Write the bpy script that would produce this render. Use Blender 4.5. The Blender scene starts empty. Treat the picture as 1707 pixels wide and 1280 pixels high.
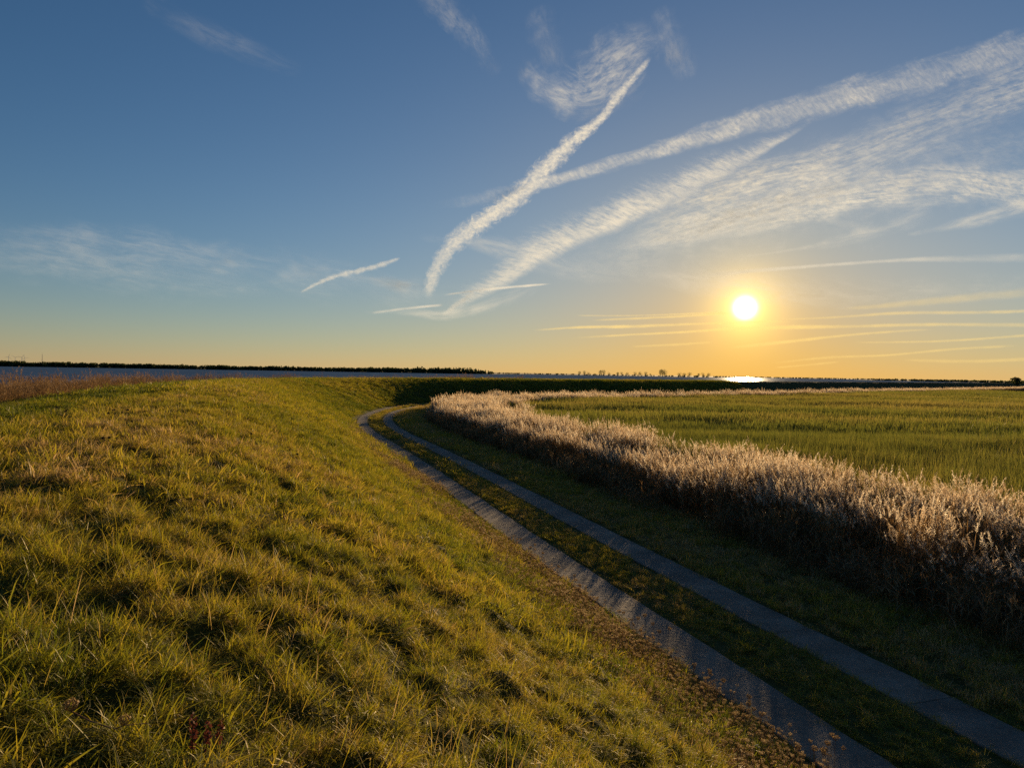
import bpy, bmesh, math, random
import numpy as np
from mathutils import Matrix, Vector

R = math.radians
rng = np.random.default_rng(7)
random.seed(7)
scene = bpy.context.scene
COL = scene.collection

# ------------------------------------------------------------------ camera
W0, H0, F0 = 1707.0, 1280.0, 1183.0          # the photograph's frame, focal length in its pixels
EYE = np.array([0.0, 0.0, 5.0])
PITCH, ROLL = R(-0.90), R(0.94)
_f = np.array([0, math.cos(PITCH), math.sin(PITCH)])
_r0 = np.array([1.0, 0, 0]); _u0 = np.cross(_r0, _f)
_r = _r0 * math.cos(ROLL) + _u0 * math.sin(ROLL)
_u = np.cross(_r, _f)
cam_d = bpy.data.cameras.new('camera')
cam = bpy.data.objects.new('camera', cam_d); COL.objects.link(cam)
m = Matrix.Identity(4)
for i in range(3):
    m[i][0], m[i][1], m[i][2], m[i][3] = _r[i], _u[i], -_f[i], EYE[i]
cam.matrix_world = m
cam_d.sensor_width = 36.0
cam_d.lens = 36.0 * F0 / W0
cam_d.clip_start = 0.05
cam_d.clip_end = 600000.0
scene.camera = cam

def ray(px, py):
    d = _f + _r * ((px - W0 / 2) / F0) + _u * ((H0 / 2 - py) / F0)
    return d / np.linalg.norm(d)
def on_plane(px, py, z):
    d = ray(px, py); t = (z - EYE[2]) / d[2]
    return EYE + d * t

# ------------------------------------------------------------------ sky and sun
SUN = ray(1242, 513)
SUN_EL = math.asin(SUN[2]); SUN_AZ = math.atan2(SUN[0], SUN[1])
world = bpy.data.worlds.new('World'); scene.world = world
world.use_nodes = True
nt = world.node_tree; nt.nodes.clear()
class N:
    """tiny node-graph helper"""
    def __init__(s, tree): s.t = tree
    def new(s, kind, **kw):
        n = s.t.nodes.new(kind)
        for k, v in kw.items():
            if k == 'ins':
                for kk, vv in v.items(): s.set(n.inputs[kk], vv)
            else: setattr(n, k, v)
        return n
    def set(s, sock, v):
        if isinstance(v, bpy.types.NodeSocket): s.t.links.new(v, sock)
        else: sock.default_value = v
    def math(s, op, a, b=None, c=None, clamp=False):
        n = s.t.nodes.new('ShaderNodeMath'); n.operation = op; n.use_clamp = clamp
        for i, v in enumerate((a, b, c)):
            if v is not None: s.set(n.inputs[i], v)
        return n.outputs[0]
    def mix(s, f, a, b, blend='MIX'):
        n = s.t.nodes.new('ShaderNodeMix'); n.data_type = 'RGBA'; n.blend_type = blend
        s.set(n.inputs[0], f); s.set(n.inputs[6], a); s.set(n.inputs[7], b)
        return n.outputs[2]
    def smooth(s, x, a, b, lo=0.0, hi=1.0):
        n = s.t.nodes.new('ShaderNodeMapRange'); n.interpolation_type = 'SMOOTHSTEP'
        for i, v in enumerate((x, a, b, lo, hi)): s.set(n.inputs[i], v)
        return n.outputs[0]
    def lin(s, x, a, b, lo=0.0, hi=1.0):
        n = s.t.nodes.new('ShaderNodeMapRange')
        for i, v in enumerate((x, a, b, lo, hi)): s.set(n.inputs[i], v)
        return n.outputs[0]
    def noise(s, vec, scale, detail=4, rough=0.55, dist=0.0):
        n = s.t.nodes.new('ShaderNodeTexNoise')
        if vec is not None: s.set(n.inputs['Vector'], vec)
        s.set(n.inputs['Scale'], scale); s.set(n.inputs['Detail'], detail)
        s.set(n.inputs['Roughness'], rough); s.set(n.inputs['Distortion'], dist)
        return n.outputs[0]
def rgb(*c): return (c[0], c[1], c[2], 1.0)

g = N(nt)
sky = g.new('ShaderNodeTexSky', sky_type='NISHITA', sun_disc=False, sun_elevation=SUN_EL, sun_rotation=SUN_AZ,
            altitude=0.0, air_density=1.0, dust_density=0.0, ozone_density=4.1)
tc = g.new('ShaderNodeTexCoord')
dotn = g.new('ShaderNodeVectorMath', operation='DOT_PRODUCT')
nt.links.new(tc.outputs['Generated'], dotn.inputs[0]); dotn.inputs[1].default_value = tuple(SUN)
ang = g.math('MULTIPLY', g.math('ARCCOSINE', g.math('MINIMUM', dotn.outputs['Value'], 1.0)), 57.29578)   # degrees from the sun
SKY_STRENGTH = 0.073
# thin cirrus veil scatters the low sun forward: the sky warms towards it
sep = g.new('ShaderNodeSeparateXYZ'); nt.links.new(tc.outputs['Generated'], sep.inputs[0])
elev = g.math('MULTIPLY', g.math('ARCSINE', g.math('MAXIMUM', sep.outputs['Z'], 0.0)), 57.29578)
veil = g.math('MULTIPLY', g.math('EXPONENT', g.math('MULTIPLY', ang, -1.0 / 16.0)), g.math('MULTIPLY', g.math('EXPONENT', g.math('MULTIPLY', elev, -1.0 / 16.5)), 0.92))
hazy = g.math('EXPONENT', g.math('MULTIPLY', elev, -1.0 / 4.5))
skyh = g.mix(hazy, sky.outputs[0], rgb(1.35, 0.70, 0.45), 'ADD')
warm = g.mix(g.smooth(elev, 1.0, 13.0), rgb(9.5, 4.55, 0.36), rgb(9.6, 7.0, 2.6))
skyc = g.mix(veil, skyh, warm)
bg = g.new('ShaderNodeBackground'); g.set(bg.inputs['Strength'], SKY_STRENGTH)
nt.links.new(skyc, bg.inputs['Color'])
# the sun's dazzling disc and the glow close round it
disc = g.math('MULTIPLY', g.math('EXPONENT', g.math('MULTIPLY', g.math('POWER', ang, 2.0), -1.0 / 0.30)), 1.5)
halo = g.math('EXPONENT', g.math('MULTIPLY', ang, -1.0 / 1.4))
bg_d = g.new('ShaderNodeBackground', ins={'Color': rgb(1.0, 0.95, 0.82)}); g.set(bg_d.inputs['Strength'], g.math('MULTIPLY', disc, 4.0))
bg_h = g.new('ShaderNodeBackground', ins={'Color': rgb(1.0, 0.64, 0.12)}); g.set(bg_h.inputs['Strength'], g.math('MULTIPLY', halo, 1.35))
def addsh(a, b):
    n = nt.nodes.new('ShaderNodeAddShader'); nt.links.new(a, n.inputs[0]); nt.links.new(b, n.inputs[1]); return n.outputs[0]
wout = nt.nodes.new('ShaderNodeOutputWorld')
nt.links.new(addsh(addsh(bg.outputs[0], bg_d.outputs[0]), bg_h.outputs[0]), wout.inputs['Surface'])

sun_d = bpy.data.lights.new('sun', 'SUN'); sun_d.energy = 5.0; sun_d.angle = R(0.5); sun_d.color = (1.0, 0.69, 0.36)
sun_o = bpy.data.objects.new('sun', sun_d); COL.objects.link(sun_o)
sun_o.rotation_euler = Vector((SUN[0], SUN[1], SUN[2] + .0035)).to_track_quat('Z', 'Y').to_euler()
sun_o.location = (200, 600, 70)

scene.view_settings.view_transform = 'Standard'
scene.view_settings.look = 'None'
scene.view_settings.exposure = 0.60
scene.view_settings.gamma = 1.0
scene.view_settings.use_curve_mapping = False
scene.render.engine = 'CYCLES'
scene.cycles.use_denoising = False        # the grass keeps its grain
scene.cycles.max_bounces = 6
scene.cycles.diffuse_bounces = 3
scene.cycles.glossy_bounces = 3
scene.cycles.transmission_bounces = 4
scene.cycles.transparent_max_bounces = 24
scene.cycles.sample_clamp_indirect = 4.0

# ------------------------------------------------------------------ helpers
def tag(o, label=None, cat=None, group=None, kind=None):
    for k, v in (('label', label), ('category', cat), ('group', group), ('kind', kind)):
        if v: o[k] = v
    return o
def mesh_obj(name, verts, faces, mat=None, parent=None, smooth=False, link=True):
    me = bpy.data.meshes.new(name)
    me.from_pydata([tuple(v) for v in verts], [], [tuple(f) for f in faces])
    if smooth: me.polygons.foreach_set('use_smooth', [True] * len(me.polygons))
    me.update()
    o = bpy.data.objects.new(name, me)
    if mat: me.materials.append(mat)
    if link: COL.objects.link(o)
    if parent: o.parent = parent
    return o
def empty(name, loc, rz=0.0):
    o = bpy.data.objects.new(name, None); COL.objects.link(o)
    o.location = loc; o.rotation_euler = (0, 0, rz); o.empty_display_size = 0.1
    return o
def copy_tree(o, parent=None):
    c = o.copy(); COL.objects.link(c); c.parent = parent
    for ch in o.children: copy_tree(ch, c)
    return c
def _hash(ix, iy, seed):
    n = (ix.astype(np.int64) * 374761393 + iy.astype(np.int64) * 668265263 + seed * 974634777) & 0x7fffffff
    n = ((n ^ (n >> 13)) * 1274126177) & 0x7fffffff
    n = n ^ (n >> 16)
    return (n & 0xffff) / 65535.0
def vnoise(x, y, seed=0):
    ix, iy = np.floor(x), np.floor(y); fx, fy = x - ix, y - iy
    fx = fx * fx * (3 - 2 * fx); fy = fy * fy * (3 - 2 * fy)
    a = _hash(ix, iy, seed); b = _hash(ix + 1, iy, seed); c = _hash(ix, iy + 1, seed); d = _hash(ix + 1, iy + 1, seed)
    return (a * (1 - fx) + b * fx) * (1 - fy) + (c * (1 - fx) + d * fx) * fy
def fbm(x, y, seed=0, oct=3):
    v = 0; a = 0.5; t = 0
    for i in range(oct):
        v = v + a * vnoise(x * 2 ** i + 13.7 * i, y * 2 ** i - 7.1 * i, seed + i); t += a; a *= 0.5
    return v / t

# ------------------------------------------------------------------ the dike's line: left edge of the track, s along it, u to its left
_ctl = np.array([(20.2, -39.0), (13.5, -19.0), (8.2, -3.5), (3.9, 9.4), (-0.05, 21.3), (-4.1, 34.0), (-8.6, 47.5), (-11.5, 56.0), (-14.7, 67.5),
                 (-16.4, 77.5), (-17.0, 88.0), (-16.3, 100.0), (-14.0, 109.0), (-9.5, 117.5), (-3.0, 125.0), (10.0, 137.5), (45.0, 170.5), (110.0, 235.0),
                 (220.0, 347.0), (400.0, 535.0), (700.0, 850.0), (1000.0, 1170.0)])
def catmull(P, n=40):
    out = []
    P = np.vstack([2 * P[0] - P[1], P, 2 * P[-1] - P[-2]])
    for i in range(1, len(P) - 2):
        p0, p1, p2, p3 = P[i - 1:i + 3]
        d01, d12, d23 = [max(np.linalg.norm(q), 1e-6) ** 0.5 for q in (p1 - p0, p2 - p1, p3 - p2)]
        m1 = (p1 - p0) / d01 - (p2 - p0) / (d01 + d12) + (p2 - p1) / d12
        m2 = (p2 - p1) / d12 - (p3 - p1) / (d12 + d23) + (p3 - p2) / d23
        m1 = m1 * d12; m2 = m2 * d12
        for k in range(n):
            t = k / n
            out.append((2 * t**3 - 3 * t**2 + 1) * p1 + (t**3 - 2 * t**2 + t) * m1 + (-2 * t**3 + 3 * t**2) * p2 + (t**3 - t**2) * m2)
    out.append(P[-2]); return np.array(out)
_line = catmull(_ctl)
_seg = np.linalg.norm(np.diff(_line, axis=0), axis=1)
_S = np.concatenate([[0], np.cumsum(_seg)])
_S -= np.interp(0.0, _line[:, 1], _S)                 # s = 0 abreast of the camera
S_MIN, S_MAX = _S[0], _S[-1]
_tan = np.gradient(_line, _S, axis=0)
_k = np.ones(9) / 9.0                                   # soften the tangents
_tan = np.stack([np.convolve(np.pad(_tan[:, i], 4, mode='edge'), _k, mode='valid') for i in (0, 1)], 1)
_tan /= np.linalg.norm(_tan, axis=1)[:, None]
def xy(s, u):
    px = np.interp(s, _S, _line[:, 0]); py = np.interp(s, _S, _line[:, 1])
    tx = np.interp(s, _S, _tan[:, 0]); ty = np.interp(s, _S, _tan[:, 1]); l = np.hypot(tx, ty)
    return px - ty / l * u, py + tx / l * u
PROF = np.array([(-60, -.35), (-9.5, -.33), (-8, -.22), (-5.5, -.06), (-3.6, 0), (0, 0), (.5, .07), (1.2, .36), (2.4, 1.05), (4, 1.92), (5.6, 2.70), (7, 3.24), (8.2, 3.55),
                 (9.5, 3.72), (11.5, 3.78), (13.5, 3.70), (15.5, 3.45), (18, 2.9), (22, 1.9), (28, .5), (34, -.5), (46, -1.6), (80, -2.0)])
_uu = np.linspace(-60, 80, 1401); _zz = np.interp(_uu, PROF[:, 0], PROF[:, 1])
_zz = np.convolve(np.pad(_zz, 4, mode='edge'), np.ones(9) / 9, mode='valid')
def zmacro(s, u):
    z = np.interp(u, _uu, _zz)
    k = 1.0 - 0.055 * np.clip((s - 45) / 45, 0, 1)                      # the crest sinks a little towards the bend
    return np.where(u > 0, z * k, z)
def tussock_v(x, y, f=2.7):
    """domed tussocks: height 0..1 and the horizontal vector away from the nearest tussock's middle"""
    wx = (x + .22 * vnoise(x * 1.3, y * 1.3, 77)) * f; wy = (y + .22 * vnoise(x * 1.3 + 9, y * 1.3, 78)) * f
    ix, iy = np.floor(wx), np.floor(wy); best = np.full(np.shape(x), 9.0); vx = np.zeros(np.shape(x)); vy = np.zeros(np.shape(x)); hh = np.zeros(np.shape(x))
    for a in (-1, 0, 1):
        for b in (-1, 0, 1):
            cx, cy = ix + a, iy + b
            dx = wx - (cx + .1 + .8 * _hash(cx, cy, 171)); dy = wy - (cy + .1 + .8 * _hash(cx, cy, 172)); d = dx * dx + dy * dy
            k = d < best
            best = np.where(k, d, best); vx = np.where(k, dx, vx); vy = np.where(k, dy, vy); hh = np.where(k, .45 + .55 * _hash(cx, cy, 173), hh)
    return hh * np.clip(1 - best / .48, 0, 1) ** .55, vx, vy
def tussock(x, y): return tussock_v(x, y)[0]
def zt(s, u):
    x, y = xy(s, u)
    amp = np.clip((u - 0.2) / 1.2, 0, 1) * 1.0 + np.clip((-u - 3.7) / 1.0, 0, 1) * 0.5
    lump = (vnoise(x * 1.7, y * 1.7, 3) - .5) * .04 + (vnoise(x * 3.7, y * 3.7, 5) - .5) * .05 + (vnoise(x * .45, y * .45, 9) - .5) * .06 + .25 * (tussock(x, y) - .5)
    track = -0.10 * np.exp(-((u - 12.0) / .35) ** 2) - 0.10 * np.exp(-((u - 13.6) / .35) ** 2)     # wheel ruts along the crest
    return zmacro(s, u) + lump * amp + track

# ------------------------------------------------------------------ materials
def material(name):
    mt = bpy.data.materials.new(name); mt.use_nodes = True; mt.node_tree.nodes.clear()
    gg = N(mt.node_tree); out = gg.new('ShaderNodeOutputMaterial')
    return mt, gg, out
def leaf_material(name, stops, transl=0.5, gloss=0.05, rough=0.38, fleck=0.35):
    """thin plant matter: diffuse + translucent + a little sheen; colour by the plant's own dryness (attribute 'tint' of each tuft) and chance"""
    mt, gg, out = material(name)
    at = gg.new('ShaderNodeAttribute', attribute_type='INSTANCER', attribute_name='tint')
    oi = gg.new('ShaderNodeObjectInfo')
    pos = gg.new('ShaderNodeNewGeometry')
    nz = gg.noise(pos.outputs['Position'], 9.0, 2)
    f = gg.math('ADD', at.outputs['Fac'], gg.math('MULTIPLY', gg.math('SUBTRACT', oi.outputs['Random'], .5), fleck))
    f = gg.math('ADD', f, gg.math('MULTIPLY', gg.math('SUBTRACT', nz, .5), fleck * 1.6))
    f = gg.math('ADD', f, gg.math('MULTIPLY', gg.math('SUBTRACT', pos.outputs['Random Per Island'], .5), fleck))
    ramp = gg.new('ShaderNodeValToRGB'); gg.set(ramp.inputs[0], f)
    el = ramp.color_ramp.elements
    el[0].position, el[0].color = stops[0][0], rgb(*stops[0][1]); el[1].position, el[1].color = stops[-1][0], rgb(*stops[-1][1])
    for p, c in stops[1:-1]:
        e = el.new(p); e.color = rgb(*c)
    c = ramp.outputs[0]
    d = gg.new('ShaderNodeBsdfDiffuse', ins={'Color': c}); t = gg.new('ShaderNodeBsdfTranslucent', ins={'Color': c})
    ms = gg.new('ShaderNodeMixShader', ins={0: transl}); gg.set(ms.inputs[1], d.outputs[0]); gg.set(ms.inputs[2], t.outputs[0])
    gl = gg.new('ShaderNodeBsdfGlossy', ins={'Color': rgb(1, .95, .85), 'Roughness': rough})
    m2 = gg.new('ShaderNodeMixShader', ins={0: gloss}); gg.set(m2.inputs[1], ms.outputs[0]); gg.set(m2.inputs[2], gl.outputs[0])
    gg.set(out.inputs['Surface'], m2.outputs[0])
    return mt
def soil_material(name, c1, c2, scale, bump=0.6, dist=0.15):
    mt, gg, out = material(name)
    pos = gg.new('ShaderNodeNewGeometry').outputs['Position']
    n1 = gg.noise(pos, scale, 6, .65); n2 = gg.noise(pos, scale * .13, 3)
    f = gg.math('ADD', gg.math('MULTIPLY', n1, .6), gg.math('MULTIPLY', n2, .4))
    c = gg.mix(gg.smooth(f, .35, .65), rgb(*c1), rgb(*c2))
    b = gg.new('ShaderNodeBump', ins={'Strength': bump, 'Distance': dist, 'Height': n1})
    p = gg.new('ShaderNodeBsdfPrincipled', ins={'Base Color': c, 'Roughness': .95, 'Normal': b.outputs[0], 'Specular IOR Level': .1})
    gg.set(out.inputs['Surface'], p.outputs[0])
    return mt
M_dike = soil_material('dike_turf', (.040, .044, .010), (.075, .068, .015), 5.0, .8, .12)
M_verge = soil_material('verge_turf', (.05, .055, .015), (.09, .085, .025), 7.0, .6, .06)
M_marsh = soil_material('marsh_mud', (.05, .05, .02), (.10, .085, .035), 1.5, .6, .2)
M_shore = soil_material('shore_land', (.05, .06, .02), (.10, .09, .04), .02, .3, 1.0)
GRASS = [(0.0, (.105, .135, .009)), (.32, (.26, .245, .013)), (.60, (.38, .30, .020)), (.82, (.40, .265, .068)), (1.0, (.48, .33, .15))]
M_grass = leaf_material('grass_blades', GRASS, .60, .035, .5, .42)
M_reedleaf = leaf_material('reed_leaves', [(0.0, (.13, .085, .030)), (.5, (.24, .140, .050)), (1.0, (.37, .235, .10))], .5, .04, .45)
M_meadow = leaf_material('green_reed_leaves', [(0.0, (.10, .125, .022)), (.5, (.20, .20, .028)), (1.0, (.33, .26, .055))], .55, .03, .5)
M_plume = leaf_material('reed_plumes', [(0.0, (.42, .29, .16)), (.45, (.74, .58, .38)), (1.0, (.96, .86, .67))], .75, .07, .4, .5)
M_plumeb = leaf_material('reed_plumes_russet', [(0.0, (.17, .10, .045)), (.5, (.27, .165, .075)), (1.0, (.42, .29, .16))], .55, .03, .5)
M_dry = leaf_material('dried_stalks', [(0.0, (.16, .085, .035)), (.5, (.28, .16, .07)), (1.0, (.42, .28, .15))], .35, .05, .4)

# ------------------------------------------------------------------ large structure: dike, verge, marsh, lake, shore
s_near = np.concatenate([np.arange(-24, -6, .4), np.arange(-6, 26, .09), np.arange(26, 42, .18)]); s_mid = np.arange(42, 190, .55); s_far = np.geomspace(190, S_MAX - 1, 110)
s_list = np.concatenate([np.linspace(S_MIN + 1, -24.2, 10), s_near, s_mid, s_far])
u_list = np.concatenate([np.arange(0, 13, .105), np.arange(13, 17, .2), np.arange(17.2, 36, .6), np.array([38, 42, 46, 56, 70])])
def sheet(name, sl, ul, mat, zf):
    SS, UU = np.meshgrid(sl, ul, indexing='ij')
    X, Y = xy(SS.ravel(), UU.ravel()); Z = zf(SS.ravel(), UU.ravel())
    n, k = len(sl), len(ul)
    idx = np.arange(n * k).reshape(n, k)
    F = np.stack([idx[:-1, :-1], idx[1:, :-1], idx[1:, 1:], idx[:-1, 1:]], -1).reshape(-1, 4)
    me = bpy.data.meshes.new(name)
    V = np.stack([X, Y, Z], 1).astype(np.float32)
    me.vertices.add(len(V)); me.vertices.foreach_set('co', V.ravel())
    me.loops.add(F.size); me.loops.foreach_set('vertex_index', F.ravel().astype(np.int32))
    me.polygons.add(len(F)); me.polygons.foreach_set('loop_start', np.arange(0, F.size, 4, dtype=np.int32))
    me.polygons.foreach_set('loop_total', np.full(len(F), 4, np.int32))
    me.polygons.foreach_set('use_smooth', np.ones(len(F), bool))
    me.update(calc_edges=True); me.validate()
    me.materials.append(mat)
    o = bpy.data.objects.new(name, me); COL.objects.link(o)
    return o
dike = tag(sheet('dike_ground', s_list, u_list, M_dike, zt), kind='structure')
verge = tag(sheet('verge_ground', np.concatenate([np.linspace(S_MIN + 1, -24.2, 10), np.arange(-24, 190, .5), s_far]), np.arange(-9.5, .01, .25), M_verge, zt), kind='structure')

sm = np.concatenate([np.arange(S_MIN + 1, 190, 3.0), s_far])
ex, ey = xy(sm, np.full(len(sm), -8.6))
poly = [(a, b, -.36) for a, b in zip(ex, ey)] + [(6000, ey[-1] + 400, -.36), (6000, -400, -.36), (ex[0], -400, -.36)]
marsh = tag(mesh_obj('marsh_ground', poly, [list(range(len(poly)))][:1], M_marsh), kind='structure')

mt, gg, out = material('lake_water')
pos = gg.new('ShaderNodeNewGeometry').outputs['Position']
mp = gg.new('ShaderNodeMapping', ins={'Rotation': (0, 0, .5), 'Scale': (1.0, .35, 1.0)}); gg.set(mp.inputs[0], pos)
w1 = gg.noise(mp.outputs[0], .55, 5, .6); w2 = gg.noise(mp.outputs[0], .06, 3, .5)
hgt = gg.math('ADD', w1, gg.math('MULTIPLY', w2, 1.6))
bmp = gg.new('ShaderNodeBump', ins={'Strength': .45, 'Distance': .55, 'Height': hgt})
df = gg.new('ShaderNodeBsdfDiffuse', ins={'Color': rgb(.078, .145, .235)})
gw = gg.new('ShaderNodeBsdfGlossy', ins={'Color': rgb(.9, .95, 1), 'Roughness': .28, 'Normal': bmp.outputs[0]})
mp2 = gg.new('ShaderNodeMapping', ins={'Rotation': (0, 0, .3), 'Scale': (.05, .012, 1.0)}); gg.set(mp2.inputs[0], pos)
mw = gg.new('ShaderNodeMixShader', ins={0: gg.smooth(gg.noise(mp2.outputs[0], 1.0, 5, .65), .3, .7, .02, .11)}); gg.set(mw.inputs[1], df.outputs[0]); gg.set(mw.inputs[2], gw.outputs[0])   # wind-ruffled: wave faces turned to the viewer show the water's own blue
gg.set(out.inputs['Surface'], mw.outputs[0])
LZ = -.6
def ring(az0, az1, n, r0, r1, z0, z1):
    a = np.linspace(R(az0), R(az1), n)
    V = [(math.sin(t) * r0, math.cos(t) * r0, z0) for t in a] + [(math.sin(t) * r1, math.cos(t) * r1, z1) for t in a]
    return V, [(i, i + 1, n + i + 1, n + i) for i in range(n - 1)]
lake = tag(mesh_obj('lake', [(-40000, -8000, LZ), (40000, -8000, LZ), (40000, 60000, LZ), (-40000, 60000, LZ)], [(0, 1, 2, 3)], mt), kind='structure')
# far shore: distance of its waterline by bearing
def az_of(px): return math.degrees(math.atan((px - W0 / 2) / F0))
SHORE = np.array([(-75, 2300), (az_of(0), 2350), (az_of(430), 2300), (az_of(700), 2150), (az_of(820), 2200), (az_of(870), 2900), (az_of(1000), 3100),
                  (az_of(1190), 3000), (az_of(1230), 4600), (az_of(1420), 4300), (az_of(1460), 2700), (az_of(1707), 2100), (75, 1500)])
def shore_r(az): return np.interp(az, SHORE[:, 0], SHORE[:, 1])
azs = np.linspace(-75, 75, 600); rr = shore_r(azs) + 50 * (fbm(azs * 1.7, azs * 0, 21) - .5)
V = []; nA = len(azs)
for k, (dr, z) in enumerate([(-4, LZ - .3), (6, LZ + .5), (60, LZ + 1.2), (9000, 3.0)]):
    V += [(math.sin(R(a)) * (r + dr), math.cos(R(a)) * (r + dr), z) for a, r in zip(azs, rr)]
Fc = [(k * nA + i, k * nA + i + 1, (k + 1) * nA + i + 1, (k + 1) * nA + i) for k in range(3) for i in range(nA - 1)]
tag(mesh_obj('far_shore', V, Fc, M_shore), kind='structure')

# ------------------------------------------------------------------ the track: two strips of concrete slabs
mt, gg, out = material('track_concrete')
geo = gg.new('ShaderNodeNewGeometry'); pos = geo.outputs['Position']; oi = gg.new('ShaderNodeObjectInfo')
n1 = gg.noise(pos, 60, 4, .7); n2 = gg.noise(pos, 1.1, 4, .6); n3 = gg.noise(pos, 9.0, 3, .6)
c = gg.mix(gg.smooth(n2, .3, .7), rgb(.160, .130, .103), rgb(.255, .212, .170))
c = gg.mix(gg.math('MULTIPLY', gg.smooth(n1, .55, .72), .6), c, rgb(.33, .30, .26))
c = gg.mix(gg.math('MULTIPLY', gg.smooth(n3, .52, .75), .45), c, rgb(.085, .075, .06))
c = gg.mix(1.0, c, gg.mix(oi.outputs['Random'], rgb(.86, .86, .87), rgb(1.08, 1.06, 1.03)), 'MULTIPLY')
b1 = gg.new('ShaderNodeBump', ins={'Strength': .8, 'Distance': .012, 'Height': n1})
b2 = gg.new('ShaderNodeBump', ins={'Strength': .5, 'Distance': .05, 'Height': n3, 'Normal': b1.outputs[0]})
p = gg.new('ShaderNodeBsdfPrincipled', ins={'Base Color': c, 'Roughness': .88, 'Normal': b2.outputs[0], 'Specular IOR Level': .2})
gg.set(out.inputs['Surface'], p.outputs[0])
M_conc = mt
track = tag(empty('concrete_track', (*[float(v) for v in xy(0., -1.7)], 0)), kind='structure')
STRIPS = ((0.0, -.96), (-2.52, -3.48))
SLAB = 3.1
for ui, (ua, ub) in enumerate(STRIPS):
    s0 = -15.5 + ui * 1.2
    while s0 < 168:
        ss = np.linspace(s0 + .007, s0 + SLAB - .007, 5)
        dz = rng.uniform(-.006, .006, 4)
        V, Fc = [], []
        for i, s in enumerate(ss):
            t = i / 4
            wob = rng.uniform(-.025, .025, 2)
            ua_, ub_ = ua + wob[0], ub + wob[1]
            za = .035 + dz[0] * (1 - t) + dz[1] * t; zb = .035 + dz[2] * (1 - t) + dz[3] * t
            for (uq, zq) in ((ua_, -.06), (ua_, za - .012), (ua_ - .02, za), (ub_ + .02, zb), (ub_, zb - .012), (ub_, -.06)):
                x, y = xy(s, uq); V.append((float(x), float(y), float(zq)))
        for i in range(4):
            for k in range(5):
                a = i * 6 + k; Fc.append((a, a + 1, a + 7, a + 6))
        Fc += [(0, 5, 4, 3, 2, 1), tuple(24 + k for k in range(6))]
        o = mesh_obj('concrete_slab', V, Fc, M_conc)
        o.parent = track; o.matrix_parent_inverse = Matrix.Translation(track.location).inverted()
        s0 += SLAB

# ------------------------------------------------------------------ plant templates (many small faces), scattered with geometry nodes
def blades(n, radius, h, hv, w, lean, curl, seed, clump=0, up=.0, base=None):
    """n tapered bent blades -> (verts, faces); returns arrays"""
    r = np.random.default_rng(seed)
    if base is None:
        if clump:
            ca = r.uniform(0, 2 * np.pi, clump); cr = radius * np.sqrt(r.uniform(0, 1, clump))
            ci = r.integers(0, clump, n); off = r.normal(0, radius * .16, (n, 2))
            bx = np.cos(ca[ci]) * cr[ci] + off[:, 0]; by = np.sin(ca[ci]) * cr[ci] + off[:, 1]
            az = np.arctan2(off[:, 1], off[:, 0]) + r.normal(0, .7, n)
        else:
            a = r.uniform(0, 2 * np.pi, n); q = radius * np.sqrt(r.uniform(0, 1, n))
            bx, by = np.cos(a) * q, np.sin(a) * q; az = r.uniform(0, 2 * np.pi, n)
    else:
        bx, by, az = base
    L = h * np.clip(1 + r.normal(0, hv, n), .25, 2.2)
    th0 = np.abs(r.normal(0, lean, n)); th1 = np.abs(r.normal(curl, curl * .5, n))
    wa = az + np.pi / 2 + r.normal(0, .6, n)
    ww = w * r.uniform(.6, 1.35, n)
    T = np.array([0, .42, .76, 1.0]); WW = np.array([.8, 1.0, .62, 0.0])
    P = np.zeros((n, 4, 3)); P[:, 0] = np.stack([bx, by, np.full(n, -.02 + up)], 1)
    for k in range(1, 4):
        th = th0 + th1 * (T[k - 1] + T[k]) / 2; dl = L * (T[k] - T[k - 1])
        P[:, k, 0] = P[:, k - 1, 0] + np.cos(az) * np.sin(th) * dl
        P[:, k, 1] = P[:, k - 1, 1] + np.sin(az) * np.sin(th) * dl
        P[:, k, 2] = P[:, k - 1, 2] + np.cos(th) * dl
    side = np.stack([np.cos(wa), np.sin(wa), np.zeros(n)], 1)
    V = np.zeros((n, 7, 3))
    for k in range(3):
        V[:, 2 * k] = P[:, k] - side * (ww * WW[k] / 2)[:, None]; V[:, 2 * k + 1] = P[:, k] + side * (ww * WW[k] / 2)[:, None]
    V[:, 6] = P[:, 3]
    o = (np.arange(n) * 7)[:, None]
    Q = np.concatenate([o + [0, 1, 3, 2], o + [2, 3, 5, 4]], 0); Tn = o + [4, 5, 6]
    return V.reshape(-1, 3), [tuple(f) for f in Q.tolist()] + [tuple(f) for f in Tn.tolist()], P
def merge(parts):
    V, Fc, MI, off = [], [], [], 0
    for v, f, mi in parts:
        V.append(np.asarray(v)); Fc += [tuple(i + off for i in q) for q in f]; MI += [mi] * len(f); off += len(v)
    return np.concatenate(V), Fc, MI
def template(name, parts, mats, coll):
    V, Fc, MI = merge(parts)
    o = mesh_obj(name, V, Fc, link=False)
    for mm in mats: o.data.materials.append(mm)
    o.data.polygons.foreach_set('material_index', MI)
    coll.objects.link(o)
    return o
def grass_set(tag_, k, n, radius, h, hv, w, lean, curl, clump, mat=None):
    c = bpy.data.collections.new(tag_)
    for i in range(k):
        v, f, _ = blades(n, radius, h, hv, w, lean, curl, 100 + i + hash(len(tag_)) % 50, clump)
        v2, f2, _ = blades(max(2, n // 7), radius, h * 1.25, .4, w * 2.3, lean * .9, curl * .8, 170 + i + len(tag_), clump)      # some broader leaves
        template('%s_%d' % (tag_, i), [(v, f, 0), (v2, f2, 0)] if clump else [(v, f, 0)], [mat or M_grass], c)
    return c
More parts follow.
